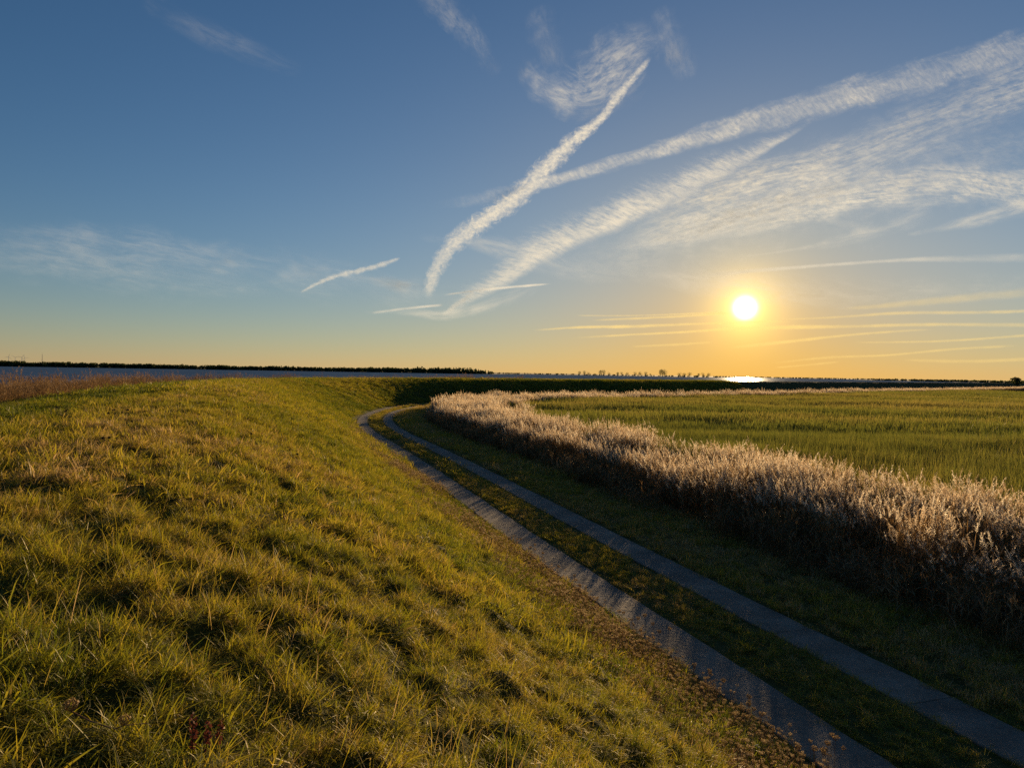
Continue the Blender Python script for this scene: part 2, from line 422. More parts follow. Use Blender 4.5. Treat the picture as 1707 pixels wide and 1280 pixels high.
def reed_set(tag_, k, n, radius, h, plume_n, plume_w, leaf_w, stem_w, matp, plume_l=.27, nleaf=6, plume_p=.62):
    c = bpy.data.collections.new(tag_)
    for i in range(k):
        r = np.random.default_rng(300 + i + len(tag_)); parts = []
        for j in range(n):
            a, q = r.uniform(0, 2 * np.pi), radius * math.sqrt(r.uniform())
            bx, by = math.cos(a) * q, math.sin(a) * q
            hh = h * float(np.clip(r.normal(1, .13), .62, 1.3)); la = r.normal(-2.4, .9); lean = abs(r.normal(.05, .06))
            top = np.array([bx + math.cos(la) * math.sin(lean) * hh, by + math.sin(la) * math.sin(lean) * hh, hh * math.cos(lean)])
            base = np.array([bx, by, -.1])
            # stem: two crossed slim blades
            for sx, sy in ((1, 0), (0, 1)):
                d = np.array([sx, sy, 0]) * stem_w / 2
                parts.append(([base - d, base + d, top + d * .4, top - d * .4], [(0, 1, 2, 3)], 0))
            # long drooping leaves up the stem
            for q in range(nleaf):
                t = r.uniform(.18, .92); p0 = base + (top - base) * t
                v, f, _ = blades(1, 0, hh * r.uniform(.2, .34), .1, leaf_w, .45, 1.1, int(r.integers(1e9)), base=(np.array([0.]), np.array([0.]), np.array([r.uniform(0, 2 * np.pi)])))
                parts.append((v + p0 + [0, 0, .02], f, 0))
            # the plume: a drooping panicle of feathery strands
            if plume_n and (r.uniform() < plume_p):
                t = r.uniform(0, 1, plume_n); pl = plume_l * r.uniform(.75, 1.25)
                dz = np.array([math.cos(la), math.sin(la), 0])
                sp = top + np.outer(t * pl, [0, 0, 1]) + np.outer((t ** 1.8) * pl * .45, dz)
                an = r.uniform(0, 2 * np.pi, plume_n); ln = pl * (.26 * (1 - t) + .12) * r.uniform(.6, 1.25, plume_n)
                el = r.uniform(.6, 1.3, plume_n)
                dr = np.stack([np.cos(an) * np.cos(el) , np.sin(an) * np.cos(el), np.sin(el)], 1) + dz * .35
                en = sp + dr * ln[:, None]; en[:, 2] -= ln * .25
                sd = np.stack([-np.sin(an), np.cos(an), r.normal(0, .5, plume_n)], 1) * plume_w * r.uniform(.6, 1.4, plume_n)[:, None]
                md = (sp + en) / 2 + [0, 0, .01]
                vv = np.stack([sp, md - sd / 2, en, md + sd / 2], 1).reshape(-1, 3)
                ff = [(4 * z, 4 * z + 1, 4 * z + 2, 4 * z + 3) for z in range(plume_n)]
                parts.append((vv, ff, 1))
        template('%s_%d' % (tag_, i), parts, [M_reedleaf, matp], c)
    return c

def scatter(name, label, cat, coll, ncol, P, rot, scl, tint, r_seed=1):
    """one 'stuff' object: a cloud of points carrying rotation, scale, tint; geometry nodes set a tuft on each"""
    me = bpy.data.meshes.new(name); n = len(P)
    me.vertices.add(n); me.vertices.foreach_set('co', np.asarray(P, np.float32).ravel())
    rr_ = np.random.default_rng(r_seed)
    for nm, ty, dat in (('rot', 'FLOAT_VECTOR', rot), ('scl', 'FLOAT_VECTOR', scl)):
        a = me.attributes.new(nm, ty, 'POINT'); a.data.foreach_set('vector', np.asarray(dat, np.float32).ravel())
    a = me.attributes.new('tint', 'FLOAT', 'POINT'); a.data.foreach_set('value', np.asarray(tint, np.float32))
    a = me.attributes.new('pick', 'INT', 'POINT'); a.data.foreach_set('value', rr_.integers(0, ncol, n).astype(np.int32))
    o = bpy.data.objects.new(name, me); COL.objects.link(o)
    ng = bpy.data.node_groups.new('scatter_' + name, 'GeometryNodeTree')
    ng.interface.new_socket('Geometry', in_out='INPUT', socket_type='NodeSocketGeometry')
    ng.interface.new_socket('Geometry', in_out='OUTPUT', socket_type='NodeSocketGeometry')
    nd = ng.nodes; L = ng.links
    gi = nd.new('NodeGroupInput'); go = nd.new('NodeGroupOutput')
    ci = nd.new('GeometryNodeCollectionInfo'); ci.inputs['Collection'].default_value = coll
    ci.inputs['Separate Children'].default_value = True; ci.inputs['Reset Children'].default_value = True
    ip = nd.new('GeometryNodeInstanceOnPoints'); ip.inputs['Pick Instance'].default_value = True
    def attr(nm, ty):
        q = nd.new('GeometryNodeInputNamedAttribute'); q.data_type = ty; q.inputs['Name'].default_value = nm
        return [s for s in q.outputs if s.enabled and s.name == 'Attribute'][0]
    er = nd.new('FunctionNodeEulerToRotation')
    L.new(attr('rot', 'FLOAT_VECTOR'), er.inputs[0])
    L.new(gi.outputs[0], ip.inputs['Points']); L.new(ci.outputs[0], ip.inputs['Instance'])
    L.new(attr('pick', 'INT'), ip.inputs['Instance Index'])
    L.new(er.outputs[0], ip.inputs['Rotation']); L.new(attr('scl', 'FLOAT_VECTOR'), ip.inputs['Scale'])
    L.new(ip.outputs[0], go.inputs[0])
    md = o.modifiers.new('scatter', 'NODES'); md.node_group = ng
    tag(o, label, cat, kind='stuff')
    return o
def euler_on(nrm, yaw):
    """XYZ euler angles that stand +Z on the normal after a yaw"""
    z = nrm / np.linalg.norm(nrm, axis=1)[:, None]
    x0 = np.stack([np.cos(yaw), np.sin(yaw), np.zeros(len(yaw))], 1)
    x = x0 - z * (x0 * z).sum(1)[:, None]; x /= np.linalg.norm(x, axis=1)[:, None]
    y = np.cross(z, x)
    # columns x,y,z ; R = Rz*Ry*Rx
    by = np.arcsin(np.clip(-x[:, 2], -1, 1)); bx = np.arctan2(y[:, 2], z[:, 2]); bz = np.arctan2(x[:, 1], x[:, 0])
    return np.stack([bx, by, bz], 1)
def normals(s, u, e=.4):
    x0, y0 = xy(s - e, u); x1, y1 = xy(s + e, u); a = np.stack([x1 - x0, y1 - y0, zmacro(s + e, u) - zmacro(s - e, u)], 1)
    x0, y0 = xy(s, u - e); x1, y1 = xy(s, u + e); b = np.stack([x1 - x0, y1 - y0, zmacro(s, u + e) - zmacro(s, u - e)], 1)
    n = np.cross(a, b); n[n[:, 2] < 0] *= -1
    return n
def sample(s0, s1, u0, u1, dens, dmin, dmax, azmax=50, keepnear=4.0):
    n = int((s1 - s0) * (u1 - u0) * dens)
    s = rng.uniform(s0, s1, n); u = rng.uniform(u0, u1, n)
    x, y = xy(s, u); d = np.hypot(x, y); az = np.degrees(np.arctan2(x, y))
    k = (d >= dmin) & (d < dmax) & ((np.abs(az) < azmax) | (d < keepnear))
    return s[k], u[k], x[k], y[k]
def dryness(x, y, s, u):
    t = .08 + .62 * fbm(x * .22, y * .22, 31, 3) - .08 + .36 * (vnoise(x * 1.3, y * 1.3, 35) - .5)
    left = np.clip((u - 5.5) / 3.5, 0, 1) * np.clip((11.7 - u) / 1.0, 0, 1)              # an unmown dry belt along the crest's edge
    t = t + left * (.16 + .42 * fbm(x * .5, y * .5, 37, 2)) * np.clip(1.2 - s / 60, .2, 1)
    t = t - np.clip((u - 11.7) / .8, 0, 1) * .16
    return np.clip(t, 0, 1)

C_near = grass_set('grass_near', 9, 110, .13, .115, .45, .0031, .6, 1.5, 4)
C_mid = grass_set('grass_mid_patch', 6, 180, .26, .115, .45, .0056, .6, 1.3, 7)
C_far = grass_set('grass_far_patches', 5, 260, .62, .125, .4, .014, .55, 1.1, 22)
C_tall = grass_set('grass_tall', 6, 12, .28, .20, .35, .0030, .22, .75, 0)
LODS = ((C_near, 9, 95, 0, 8.5), (C_mid, 6, 30, 8.5, 34), (C_far, 5, 7.5, 34, 210))
def grass_layer(name, label, u0, u1, smin, smax, hmul, dens_mul, tintf, flat=1.0, zoff=0.0, keep_lo=True, keep_hi=True):
    for i, (coll, nc, dn, d0, d1) in enumerate(LODS):
        ins_ = (.05, .17, .50)[i]                                   # wide far tufts keep clear of the concrete
        s, u, x, y = sample(max(smin, d0 * .0 - 14), min(smax, d1 + 25), u0 + ins_ * keep_lo, u1 - ins_ * keep_hi, dn * dens_mul, d0, d1)
        if not len(s): continue
        z = zt(s, u)
        cl = .75 * vnoise(x * 3.1, y * 3.1, 41) + .25 * vnoise(x * 6.5, y * 6.5, 42); cl2 = vnoise(x * .5, y * .5, 47)
        tu, tvx, tvy = tussock_v(x, y); hs = hmul * (.16 + 1.15 * tu + .75 * cl ** 2.0 + .15 * cl2) * rng.uniform(.75, 1.25, len(s))
        keep = rng.uniform(0, 1, len(s)) < np.clip(.72 + 1.2 * (cl - .28), .6, 1) * np.clip(.35 + 1.6 * tu, 0, 1)
        s, u, x, y, z, hs, tvx, tvy = [q[keep] for q in (s, u, x, y, z, hs, tvx, tvy)]
        nr = normals(s, u) + np.array([0, 0, .35]); nr[:, :2] += rng.normal(0, .16, (len(s), 2)); nr[:, 0] += tvx * .9; nr[:, 1] += tvy * .9
        rot = euler_on(nr, rng.uniform(0, 6.283, len(s)))
        wsc = rng.uniform(.85, 1.2, len(s))
        scl = np.stack([wsc * flat, wsc * flat, hs], 1)
        scatter(name, label[i], 'grass', coll, nc, np.stack([x, y, z + zoff], 1), rot, scl, tintf(x, y, s, u), i + len(name))
grass_layer('dike_grass', ('tussocky backlit grass at the very foot of the picture', 'yellow-green grass on the middle of the dike slope', 'golden grass on the distant dike beside the bend'),
            .08, 17.0, -14, 230, .66, 1.15, dryness, keep_hi=False)
grass_layer('verge_grass', ('shaded short grass between reeds and track nearest the viewer', 'shaded grass verge between right track strip and tall reeds', 'grass verge on the inside of the distant bend'),
            -9.5, -3.46, -10, 200, .9, .8, lambda x, y, s, u: np.clip(.52 + .45 * fbm(x * .4, y * .4, 51) + np.clip((-u - 6.5) / 2, 0, 1) * .25, 0, 1), keep_lo=False)
grass_layer('median_grass', ('short grass between the concrete strips nearest the viewer', 'short grass strip between the two concrete track strips', 'grass strip between the track strips in the distant bend'),
            -2.56, -.92, -10, 200, .42, 1.5, lambda x, y, s, u: np.clip(.36 + .4 * fbm(x * .6, y * .6, 61), 0, 1), .8)
for ue, ud in ((-.02, .10), (-.94, -.06), (-2.54, .06), (-3.46, -.08)):
    for i, (coll, nc, d0, d1, dn) in enumerate(((C_near, 9, 0, 14, 24.0), (C_near, 9, 14, 60, 6.0))):
        n = int(90 * dn); s = rng.uniform(-8, 75, n); u = ue + ud * .6 + rng.normal(0, .06, n); x, y = xy(s, u); d = np.hypot(x, y)
        k = (d > d0) & (d < d1) & (rng.uniform(0, 1, n) < np.clip(2.2 * (fbm(s * .7, u * 0 + ue * 9, 151) - .25), .05, 1)); s, u, x, y = s[k], u[k], x[k], y[k]
        q = rng.uniform(.35, .7, len(s)) * (1 - .3 * i)
        scatter('edge_grass', ('grass creeping over the track edges, nearer half', 'grass creeping over the track edges, farther half')[i], 'grass', coll, nc, np.stack([x, y, np.full(len(s), .01)], 1),
                np.stack([np.zeros(len(s)), np.zeros(len(s)), rng.uniform(0, 6.28, len(s))], 1), np.stack([q, q, q * rng.uniform(.5, 1.1, len(s))], 1), np.clip(rng.normal(.4, .15, len(s)), 0, 1), 60 + i)
# taller straw-coloured stalks in the unmown belt on the left
s, u, x, y = sample(-6, 60, 5.0, 11.8, 8.0, 1.6, 60)
k = rng.uniform(0, 1, len(s)) < np.clip(3.0 * (fbm(x * .5, y * .5, 71) - .36), 0, 1) * np.clip(1.15 - np.hypot(x, y) / 60, .1, 1)
s, u, x, y = s[k], u[k], x[k], y[k]
nr = normals(s, u) + np.array([0, 0, 1.2]); q = rng.uniform(.7, 1.3, len(s))
scatter('straw_grass', 'tall straw-coloured unmown grass on the left of the dike', 'grass', C_tall, 6, np.stack([x, y, zt(s, u)], 1),
        euler_on(nr, rng.uniform(0, 6.283, len(s))), np.stack([q * 1.2, q * 1.2, q], 1), np.clip(rng.normal(.72, .12, len(s)), 0, 1), 5)

# ------------------------------------------------------------------ reeds
C_reed = reed_set('reed_near', 8, 9, .40, 1.42, 40, .011, .018, .007, M_plume, .30)
C_reedfar = reed_set('reed_distant', 5, 14, .8, 1.42, 18, .035, .04, .016, M_plume, .36, 4)
C_reedbrown = reed_set('reed_russet', 5, 16, .5, 1.35, 20, .02, .016, .008, M_plumeb, .25, 4)
def reed_layer(name, label, coll, nc, s0, s1, u0, u1, dens, d0, d1, hf, front=True, gapseed=81, tint0=.45, gap=.3):
    s, u, x, y = sample(s0, s1, u0, u1, dens, d0, d1, 56)
    wv = 1.1 * (fbm(s * .16, s * 0, gapseed, 3) - .5) * 2
    k = (u > u0 + .6 + wv * .6 * 0) & (u < u1 + wv * .8 - .3) & (fbm(x * .35, y * .35, gapseed + 3) > gap)
    s, u, x, y = s[k], u[k], x[k], y[k]
    h = hf * (.62 + .72 * fbm(x * .45, y * .45, gapseed + 6, 2)) * rng.uniform(.9, 1.1, len(s))
    if front: h = h * np.clip(.62 + (u1 - u) / 1.6, .62, 1.0)
    rot = np.stack([rng.normal(0, .05, len(s)), rng.normal(0, .05, len(s)), rng.normal(0, .8, len(s))], 1)
    sc = rng.uniform(.9, 1.15, len(s))
    return scatter(name, label, 'reeds', coll, nc, np.stack([x, y, zmacro(s, u)], 1), rot, np.stack([sc, sc, h], 1), np.clip(rng.normal(tint0, .24, len(s)), 0, 1), int(s0) + 90)
reed_layer('reed_bed', 'tall plumed reeds glowing in backlight along the right of the track', C_reed, 8, -12, 122, -15.4, -7.7, 9.0, 0, 75, 1.02)
C_skirt = reed_set('reed_skirt', 5, 11, .42, 1.15, 0, .011, .020, .008, M_plume, .3, 8)
reed_layer('reed_bed', 'leafy brown reed stems in front of the plumed reeds', C_skirt, 5, -12, 110, -9.0, -6.3, 5.0, 0, 75, .85, gapseed=101)
reed_layer('reed_bed', 'plumed reeds at the tip of the bed inside the distant bend', C_reedfar, 5, 55, 150, -19, -7.6, 3.2, 75, 200, 1.0, gap=.36)
reed_layer('reed_bed', 'far plumed reed belt along the foot of the shaded dike', C_reedfar, 5, 150, 700, -17, -8.0, 1.0, 100, 640, 1.05, gap=.2)
# lakeside reeds on the left, beyond the crest
reed_layer('reed_bed', 'russet reeds on the lake side of the dike at left', C_reedbrown, 5, 2, 52, 16.4, 24, 7.0, 0, 70, .60, False, 88, .5, .05)
reed_layer('reed_bed', 'brown reed fringe between the dike crest and the blue lake', C_reedbrown, 5, 36, 160, 19.5, 31, 3.4, 0, 250, 1.10, False, 92, .35, .1)

# green reed meadow in the polder
def meadow_set(tag_, k, n, radius, h, w):
    c = bpy.data.collections.new(tag_)
    for i in range(k):
        v, f, _ = blades(n, radius, h, .2, w, .13, .45, 500 + i + len(tag_), 0)
        template('%s_%d' % (tag_, i), [(v, f, 0)], [M_meadow], c)
    return c
C_mead = meadow_set('meadow_near', 5, 300, 1.0, 1.2, .024)
C_meadf = meadow_set('meadow_distant', 5, 320, 2.4, 1.25, .075)
# inside test: to the right of the belt's back edge
bs = np.arange(-40, 760, 2.0); bx_, by_ = xy(bs, np.full(len(bs), -12.6))
def right_of_belt(x, y):
    out_ = np.zeros(len(x), bool)
    for i in range(0, len(x), 4000):
        dx = x[i:i + 4000, None] - bx_[None]; dy = y[i:i + 4000, None] - by_[None]
        j = np.argmin(dx * dx + dy * dy, 1); ii = np.arange(len(j))
        tx = np.interp(bs[j], _S, _tan[:, 0]); ty = np.interp(bs[j], _S, _tan[:, 1])
        out_[i:i + 4000] = (tx * dy[ii, j] - ty * dx[ii, j]) < 0
    return out_
for coll, nc, dens, d0, d1, lab in ((C_mead, 5, 1.5, 14, 62, 'green reed meadow just beyond the near plumed reeds'), (C_meadf, 5, .30, 62, 330, 'wide green reed meadow stretching to the far belt')):
    A = (d1 * 1.1) ** 2 * 1.1; n = int(A * dens)
    x = rng.uniform(-14, d1 * .95, n); y = rng.uniform(4, d1 * 1.02, n)
    n_keep = int(len(x) * ((d1 * .95 + 14) * (d1 * 1.02 - 4)) / A)
    x, y = x[:n_keep], y[:n_keep]
    d = np.hypot(x, y); az = np.degrees(np.arctan2(x, y))
    k = (d > d0) & (d < d1) & (az < 52) & (az > -25); x, y = x[k], y[k]
    k = right_of_belt(x, y); x, y = x[k], y[k]
    hh = (.62 + .80 * fbm(x * .05, y * .11, 111, 4)) * rng.uniform(.92, 1.08, len(x))
    tt = np.clip(.56 + 1.3 * (fbm(x * .03, y * .07, 115, 4) - .45) + rng.normal(0, .06, len(x)), 0, 1)
    sc = rng.uniform(.9, 1.15, len(x))
    scatter('reed_meadow', lab, 'reeds', coll, nc, np.stack([x, y, np.full(len(x), -.36)], 1),
            np.stack([rng.normal(0, .04, len(x)), rng.normal(0, .04, len(x)), rng.uniform(0, 6.28, len(x))], 1), np.stack([sc, sc, hh], 1), tt, int(d1))

# ------------------------------------------------------------------ clouds: thin ice-cloud ribbons at their own altitude
def cloud_material(kind):
    mt, gg, out = material('cloud_' + kind)
    fl = gg.new('ShaderNodeUVMap', uv_map='flow').outputs[0]; ed = gg.new('ShaderNodeUVMap', uv_map='edge').outputs[0]
    se = gg.new('ShaderNodeSeparateXYZ'); gg.set(se.inputs[0], ed)
    sf = gg.new('ShaderNodeSeparateXYZ'); gg.set(sf.inputs[0], fl)
    t, v = se.outputs[0], se.outputs[1]
    fall = gg.math('SUBTRACT', 1.0, gg.math('ABSOLUTE', v))
    den = gg.new('ShaderNodeAttribute', attribute_type='GEOMETRY', attribute_name='dens').outputs['Fac']
    def vec(a, b, sx, sy, skew=0.0):
        c = gg.new('ShaderNodeCombineXYZ')
        gg.set(c.inputs[0], gg.math('ADD', gg.math('MULTIPLY', a, sx), gg.math('MULTIPLY', b, skew))); gg.set(c.inputs[1], gg.math('MULTIPLY', b, sy))
        gg.set(c.inputs[2], gg.new('ShaderNodeObjectInfo').outputs['Random'] )
        return c.outputs[0]
    U, Vv = sf.outputs[0], sf.outputs[1]
    if kind == 'puffy':
        n = gg.noise(vec(U, Vv, 8, 9), 1.0, 6, .66, .5); n2 = gg.noise(vec(U, Vv, 20, 15, 8), 1.0, 5, .68, .3)
        a = gg.math('MULTIPLY', gg.smooth(gg.math('ADD', fall, gg.math('MULTIPLY', gg.math('SUBTRACT', n, .5), 1.7)), .05, .95), gg.lin(n2, .3, .7, .35, .95))
    elif kind == 'ripple':
        r1 = gg.noise(vec(U, Vv, 15, 8, 7), 1.0, 6, .68, .5); n = gg.noise(vec(U, Vv, 1.6, 4.5), 1.0, 5, .62, .4)
        a = gg.math('MULTIPLY', gg.smooth(gg.math('ADD', fall, gg.math('MULTIPLY', gg.math('SUBTRACT', n, .5), 1.1)), .05, .8), gg.smooth(r1, .22, .78, .25, .95))
        a = gg.math('MULTIPLY', a, gg.lin(n, .3, .75, .4, 1.0))
    elif kind == 'feather':
        r1 = gg.noise(vec(U, Vv, 15, 6.5, 13), 1.0, 7, .70, .35); n = gg.noise(vec(U, Vv, 2.0, 3.0), 1.0, 4, .6)
        e = gg.smooth(gg.math('ADD', v, gg.math('MULTIPLY', gg.math('SUBTRACT', n, .5), .9)), 1.0, -.45)                                     # soft, streaming upper edge
        lo = gg.smooth(gg.math('ADD', v, gg.math('MULTIPLY', gg.math('SUBTRACT', n, .5), .5)), -1.0, -.45)
        a = gg.math('MULTIPLY', gg.math('MULTIPLY', e, lo), gg.smooth(gg.math('ADD', r1, gg.math('MULTIPLY', e, .25)), .42, .90, .04, .92))
    elif kind == 'wispy':
        w1 = gg.noise(vec(U, Vv, 1.5, 6.5, 2.2), 1.0, 7, .66, .7); n = gg.noise(vec(U, Vv, 1.1, 1.8), 1.0, 3, .6, .5)
        a = gg.math('MULTIPLY', gg.smooth(gg.math('ADD', fall, gg.math('MULTIPLY', gg.math('SUBTRACT', n, .5), 1.1)), .1, 1.0), gg.smooth(w1, .28, .80))
        a = gg.math('MULTIPLY', a, gg.smooth(n, .25, .6, .25, 1.0))
    elif kind == 'curdled':
        w1 = gg.noise(vec(U, Vv, 4.0, 7.0, 3.5), 1.0, 9, .70, .35); n = gg.noise(vec(U, Vv, 1.6, 1.8), 1.0, 4, .6, .6)
        a = gg.math('MULTIPLY', gg.smooth(gg.math('ADD', fall, gg.math('MULTIPLY', gg.math('SUBTRACT', n, .5), 1.9)), .1, 1.1), gg.smooth(w1, .26, .80))
    elif kind == 'mottled':
        w1 = gg.noise(vec(U, Vv, 8, 12, 7), 1.0, 7, .72, .3); n = gg.noise(vec(U, Vv, 1.2, 1.8), 1.0, 3, .6, .4); r1 = gg.noise(vec(U, Vv, 2.4, 15, 9), 1.0, 4, .6, .5)
        a = gg.math('MULTIPLY', gg.smooth(gg.math('ADD', fall, gg.math('MULTIPLY', gg.math('SUBTRACT', n, .5), 1.0)), .0, .7), gg.smooth(gg.math('ADD', gg.math('MULTIPLY', w1, .5), gg.math('MULTIPLY', r1, .5)), .34, .70, .08, 1.0))
    else:
        n = gg.noise(vec(U, Vv, 2.2, 5), 1.0, 5, .65)
        a = gg.math('MULTIPLY', gg.smooth(gg.math('ADD', fall, gg.math('MULTIPLY', gg.math('SUBTRACT', n, .5), .5)), .0, .9), gg.lin(n, .3, .7, .45, 1.0))
    e0 = .04 if kind == 'puffy' else .10
    ends = gg.math('MULTIPLY', gg.smooth(t, 0.0, e0), gg.smooth(t, 1.0, 1.0 - e0))
    big = gg.noise(vec(U, Vv, .9, 2.4), 1.0, 4, .6, .5)                                 # thick and thin stretches
    a = gg.math('MULTIPLY', a, gg.smooth(big, .28, .66, .62 if kind in ('puffy', 'ripple', 'feather', 'lowline') else .35, 1.0))
    alpha = gg.math('MULTIPLY', gg.math('MULTIPLY', a, ends), den, clamp=True)
    ice = rgb(.50, .50, .29) if kind == 'lowline' else rgb(.37, .46, .65)  # sunlight's tint put into the colour: golden low down, whiter higher up
    ad = gg.new('ShaderNodeBsdfDiffuse', ins={'Color': ice})
    tp = gg.new('ShaderNodeBsdfTransparent')
    ms = gg.new('ShaderNodeMixShader'); gg.set(ms.inputs[0], alpha); gg.set(ms.inputs[1], tp.outputs[0]); gg.set(ms.inputs[2], ad.outputs[0])
    gg.set(out.inputs['Surface'], ms.outputs[0])
    return mt
CM = {k: cloud_material(k) for k in ('puffy', 'ripple', 'feather', 'wispy', 'curdled', 'mottled', 'line', 'lowline')}
cloud_n = [0]
def cloud(name, kind, pts, label, cat, group, alt=9000.0, n=70, mcr=9):
    """pts: (x, y, half width, density) along the ribbon as seen in the photograph; laid out on the level of its altitude"""
    alt -= 110.0 * (cloud_n[0] % 23); cloud_n[0] += 1                                   # each at its own level
    P = np.array(pts, float); C = catmull(P, max(4, n // (len(P) - 1)))
    xy2 = C[:, :2]; dd = np.concatenate([[0], np.cumsum(np.linalg.norm(np.diff(xy2, axis=0), axis=1))])
    tn = np.gradient(xy2, axis=0); tn /= np.linalg.norm(tn, axis=1)[:, None]; nm = np.stack([tn[:, 1], -tn[:, 0]], 1)   # towards the photograph's top for a ribbon drawn left to right
    vs = np.linspace(-1, 1, mcr); V, fl, ed, de = [], [], [], []
    cen = on_plane(*xy2[len(xy2) // 2], alt)
    for i in range(len(C)):
        for v in vs:
            q = xy2[i] + nm[i] * v * C[i, 2]
            V.append(on_plane(q[0], q[1], alt) - cen); fl.append((dd[i] / 100, v * C[i, 2] / 100)); ed.append((dd[i] / dd[-1], v)); de.append(max(C[i, 3], 0))
    k = mcr; F_ = [(i * k + j, (i + 1) * k + j, (i + 1) * k + j + 1, i * k + j + 1) for i in range(len(C) - 1) for j in range(k - 1)]
    o = mesh_obj(name, V, F_, CM[kind], smooth=True); o.location = cen
    me = o.data
    li = np.zeros(len(me.loops), np.int32); me.loops.foreach_get('vertex_index', li)
    for nm_, dat in (('flow', fl), ('edge', ed)):
        l = me.uv_layers.new(name=nm_); l.data.foreach_set('uv', np.array(dat, np.float32)[li].ravel())
    a = me.attributes.new('dens', 'FLOAT', 'POINT'); a.data.foreach_set('value', np.array(de, np.float32))
    me.normals_split_custom_set_from_vertices([tuple(SUN)] * len(me.vertices))      # ice scatters whichever way it lies: shade it as facing the light
    o.shadow_terminator_geometry_offset = 0.0; o.shadow_terminator_normal_offset = 0.0; o.shadow_terminator_shading_offset = 0.0
    tag(o, label, cat, group)
    return o
CT, CI = 'contrails spreading across the evening sky', 'cirrus sheets across the evening sky'
cloud('contrail', 'puffy', [(710, 500, 9, .55), (722, 460, 16, 1), (750, 412, 20, 1), (800, 372, 21, 1.1), (850, 338, 22, 1.15), (885, 305, 23, 1.15), (915, 275, 21, 1.15), (955, 235, 17, 1.15), (1000, 200, 11, 1.15), (1035, 155, 10, 1.1), (1062, 122, 8, 1), (1086, 94, 6, .9)],
      'puffy white contrail climbing steeply through the middle of the sky', 'contrail', CT, n=120)
cloud('contrail', 'ripple', [(715, 345, 8, .1), (790, 332, 16, .35), (850, 322, 14, .4), (900, 309, 12, .9), (990, 283, 15, 1), (1100, 250, 19, 1), (1200, 218, 24, 1), (1300, 190, 30, .9), (1420, 158, 34, .8), (1540, 128, 35, .7), (1660, 95, 38, .6), (1790, 60, 40, .5)],
      'long rippled band of old contrail crossing the puffy contrail towards upper right', 'contrail', CT, n=120)
cloud('contrail', 'feather', [(735, 532, 10, .45), (775, 492, 20, .6), (830, 455, 30, .75), (890, 412, 36, .9), (970, 376, 36, .95), (1060, 335, 38, .95), (1150, 293, 36, .9), (1235, 256, 24, .85), (1300, 228, 12, .7), (1352, 203, 6, .5)],
      'feathered creamy contrail slanting below the puffy one, ribs streaming from it', 'contrail', CT, n=120)
cloud('contrail', 'puffy', [(738, 525, 5, .4), (762, 508, 6, .7), (790, 487, 5, .5)], 'small bright twist at the foot of the feathered contrail', 'contrail', CT, n=30)
cloud('contrail', 'puffy', [(500, 488, 3, .5), (540, 468, 5, .8), (575, 456, 7, .8), (610, 449, 6, .8), (640, 440, 6, .8), (668, 430, 3, .5)], 'short crooked contrail alone in the left part of the sky', 'contrail', CT, n=50)
cloud('contrail', 'line', [(738, 492, 2, .6), (800, 484, 3, .9), (860, 478, 3, .9), (920, 473, 2, .7)], 'thin straight contrail crossing the foot of the feathered contrail', 'contrail', CT, n=30)
cloud('contrail', 'line', [(617, 522, 3, .5), (680, 514, 3, .8), (742, 508, 3, .6)], 'short thin contrail left of the feathered contrail foot', 'contrail', CT, n=30)
# cirrus
cloud('cirrus_cloud', 'curdled', [(860, 105, 24, .3), (920, 142, 46, .55), (975, 150, 62, .7), (1010, 120, 74, .65), (1045, 85, 62, .5), (1095, 45, 40, .2)], 'fan of wispy cirrus behind the top of the puffy contrail', 'cloud', CI)
cloud('cirrus_cloud', 'curdled', [(690, -30, 34, .16), (755, 25, 30, .26), (790, 70, 24, .22), (832, 128, 16, .08)], 'faint wisp falling from the top edge, left of the cirrus fan', 'cloud', CI, n=40)
cloud('cirrus_cloud', 'curdled', [(1095, 10, 28, .12), (1125, 70, 36, .38), (1150, 135, 24, .15)], 'small wisp right of the cirrus fan', 'cloud', CI, n=30)
cloud('cirrus_cloud', 'curdled', [(890, 10, 36, .1), (915, 65, 36, .2), (935, 115, 24, .1)], 'small faint wisp above the left of the cirrus fan', 'cloud', CI, n=30)
cloud('cirrus_cloud', 'wispy', [(230, -10, 34, .04), (370, 65, 30, .09), (510, 120, 20, .03)], 'barely visible streak high in the upper left', 'cloud', CI, n=40)
cloud('cirrus_cloud', 'mottled', [(1010, 420, 10, .25), (1090, 385, 34, .6), (1190, 345, 62, .95), (1290, 312, 70, .95), (1380, 285, 66, .85), (1470, 245, 60, .6), (1580, 195, 54, .58), (1700, 145, 48, .55), (1780, 110, 42, .5)],
      'broad mottled cirrus sheet, creamy at its left, above the sun', 'cloud', CI, n=110)
cloud('cirrus_cloud', 'mottled', [(1030, 418, 8, .2), (1150, 385, 22, .55), (1280, 355, 34, .85), (1400, 332, 40, .92), (1500, 313, 42, .95), (1590, 305, 40, .95), (1690, 315, 38, .9), (1790, 322, 38, .8)],
      'rippled cirrus bank reaching the right edge under the broad sheet', 'cloud', CI, n=100)
cloud('cirrus_cloud', 'wispy', [(1235, 428, 3, .55), (1320, 417, 5, .7), (1400, 402, 14, .55), (1480, 380, 22, .45), (1560, 345, 20, .3)], 'thin curved streak that fans out upwards, right of the sun', 'cloud', CI, n=60)
cloud('cirrus_cloud', 'wispy', [(1505, 393, 4, .4), (1590, 375, 12, .45), (1680, 352, 20, .5), (1780, 325, 26, .45)], 'pale streak at the right edge under the cirrus bank', 'cloud', CI, n=50)
cloud('cirrus_cloud', 'wispy', [(1660, 195, 3, .5), (1700, 170, 10, .6), (1770, 130, 14, .5)], 'short bright streak at the right edge high up', 'cloud', CI, n=24)
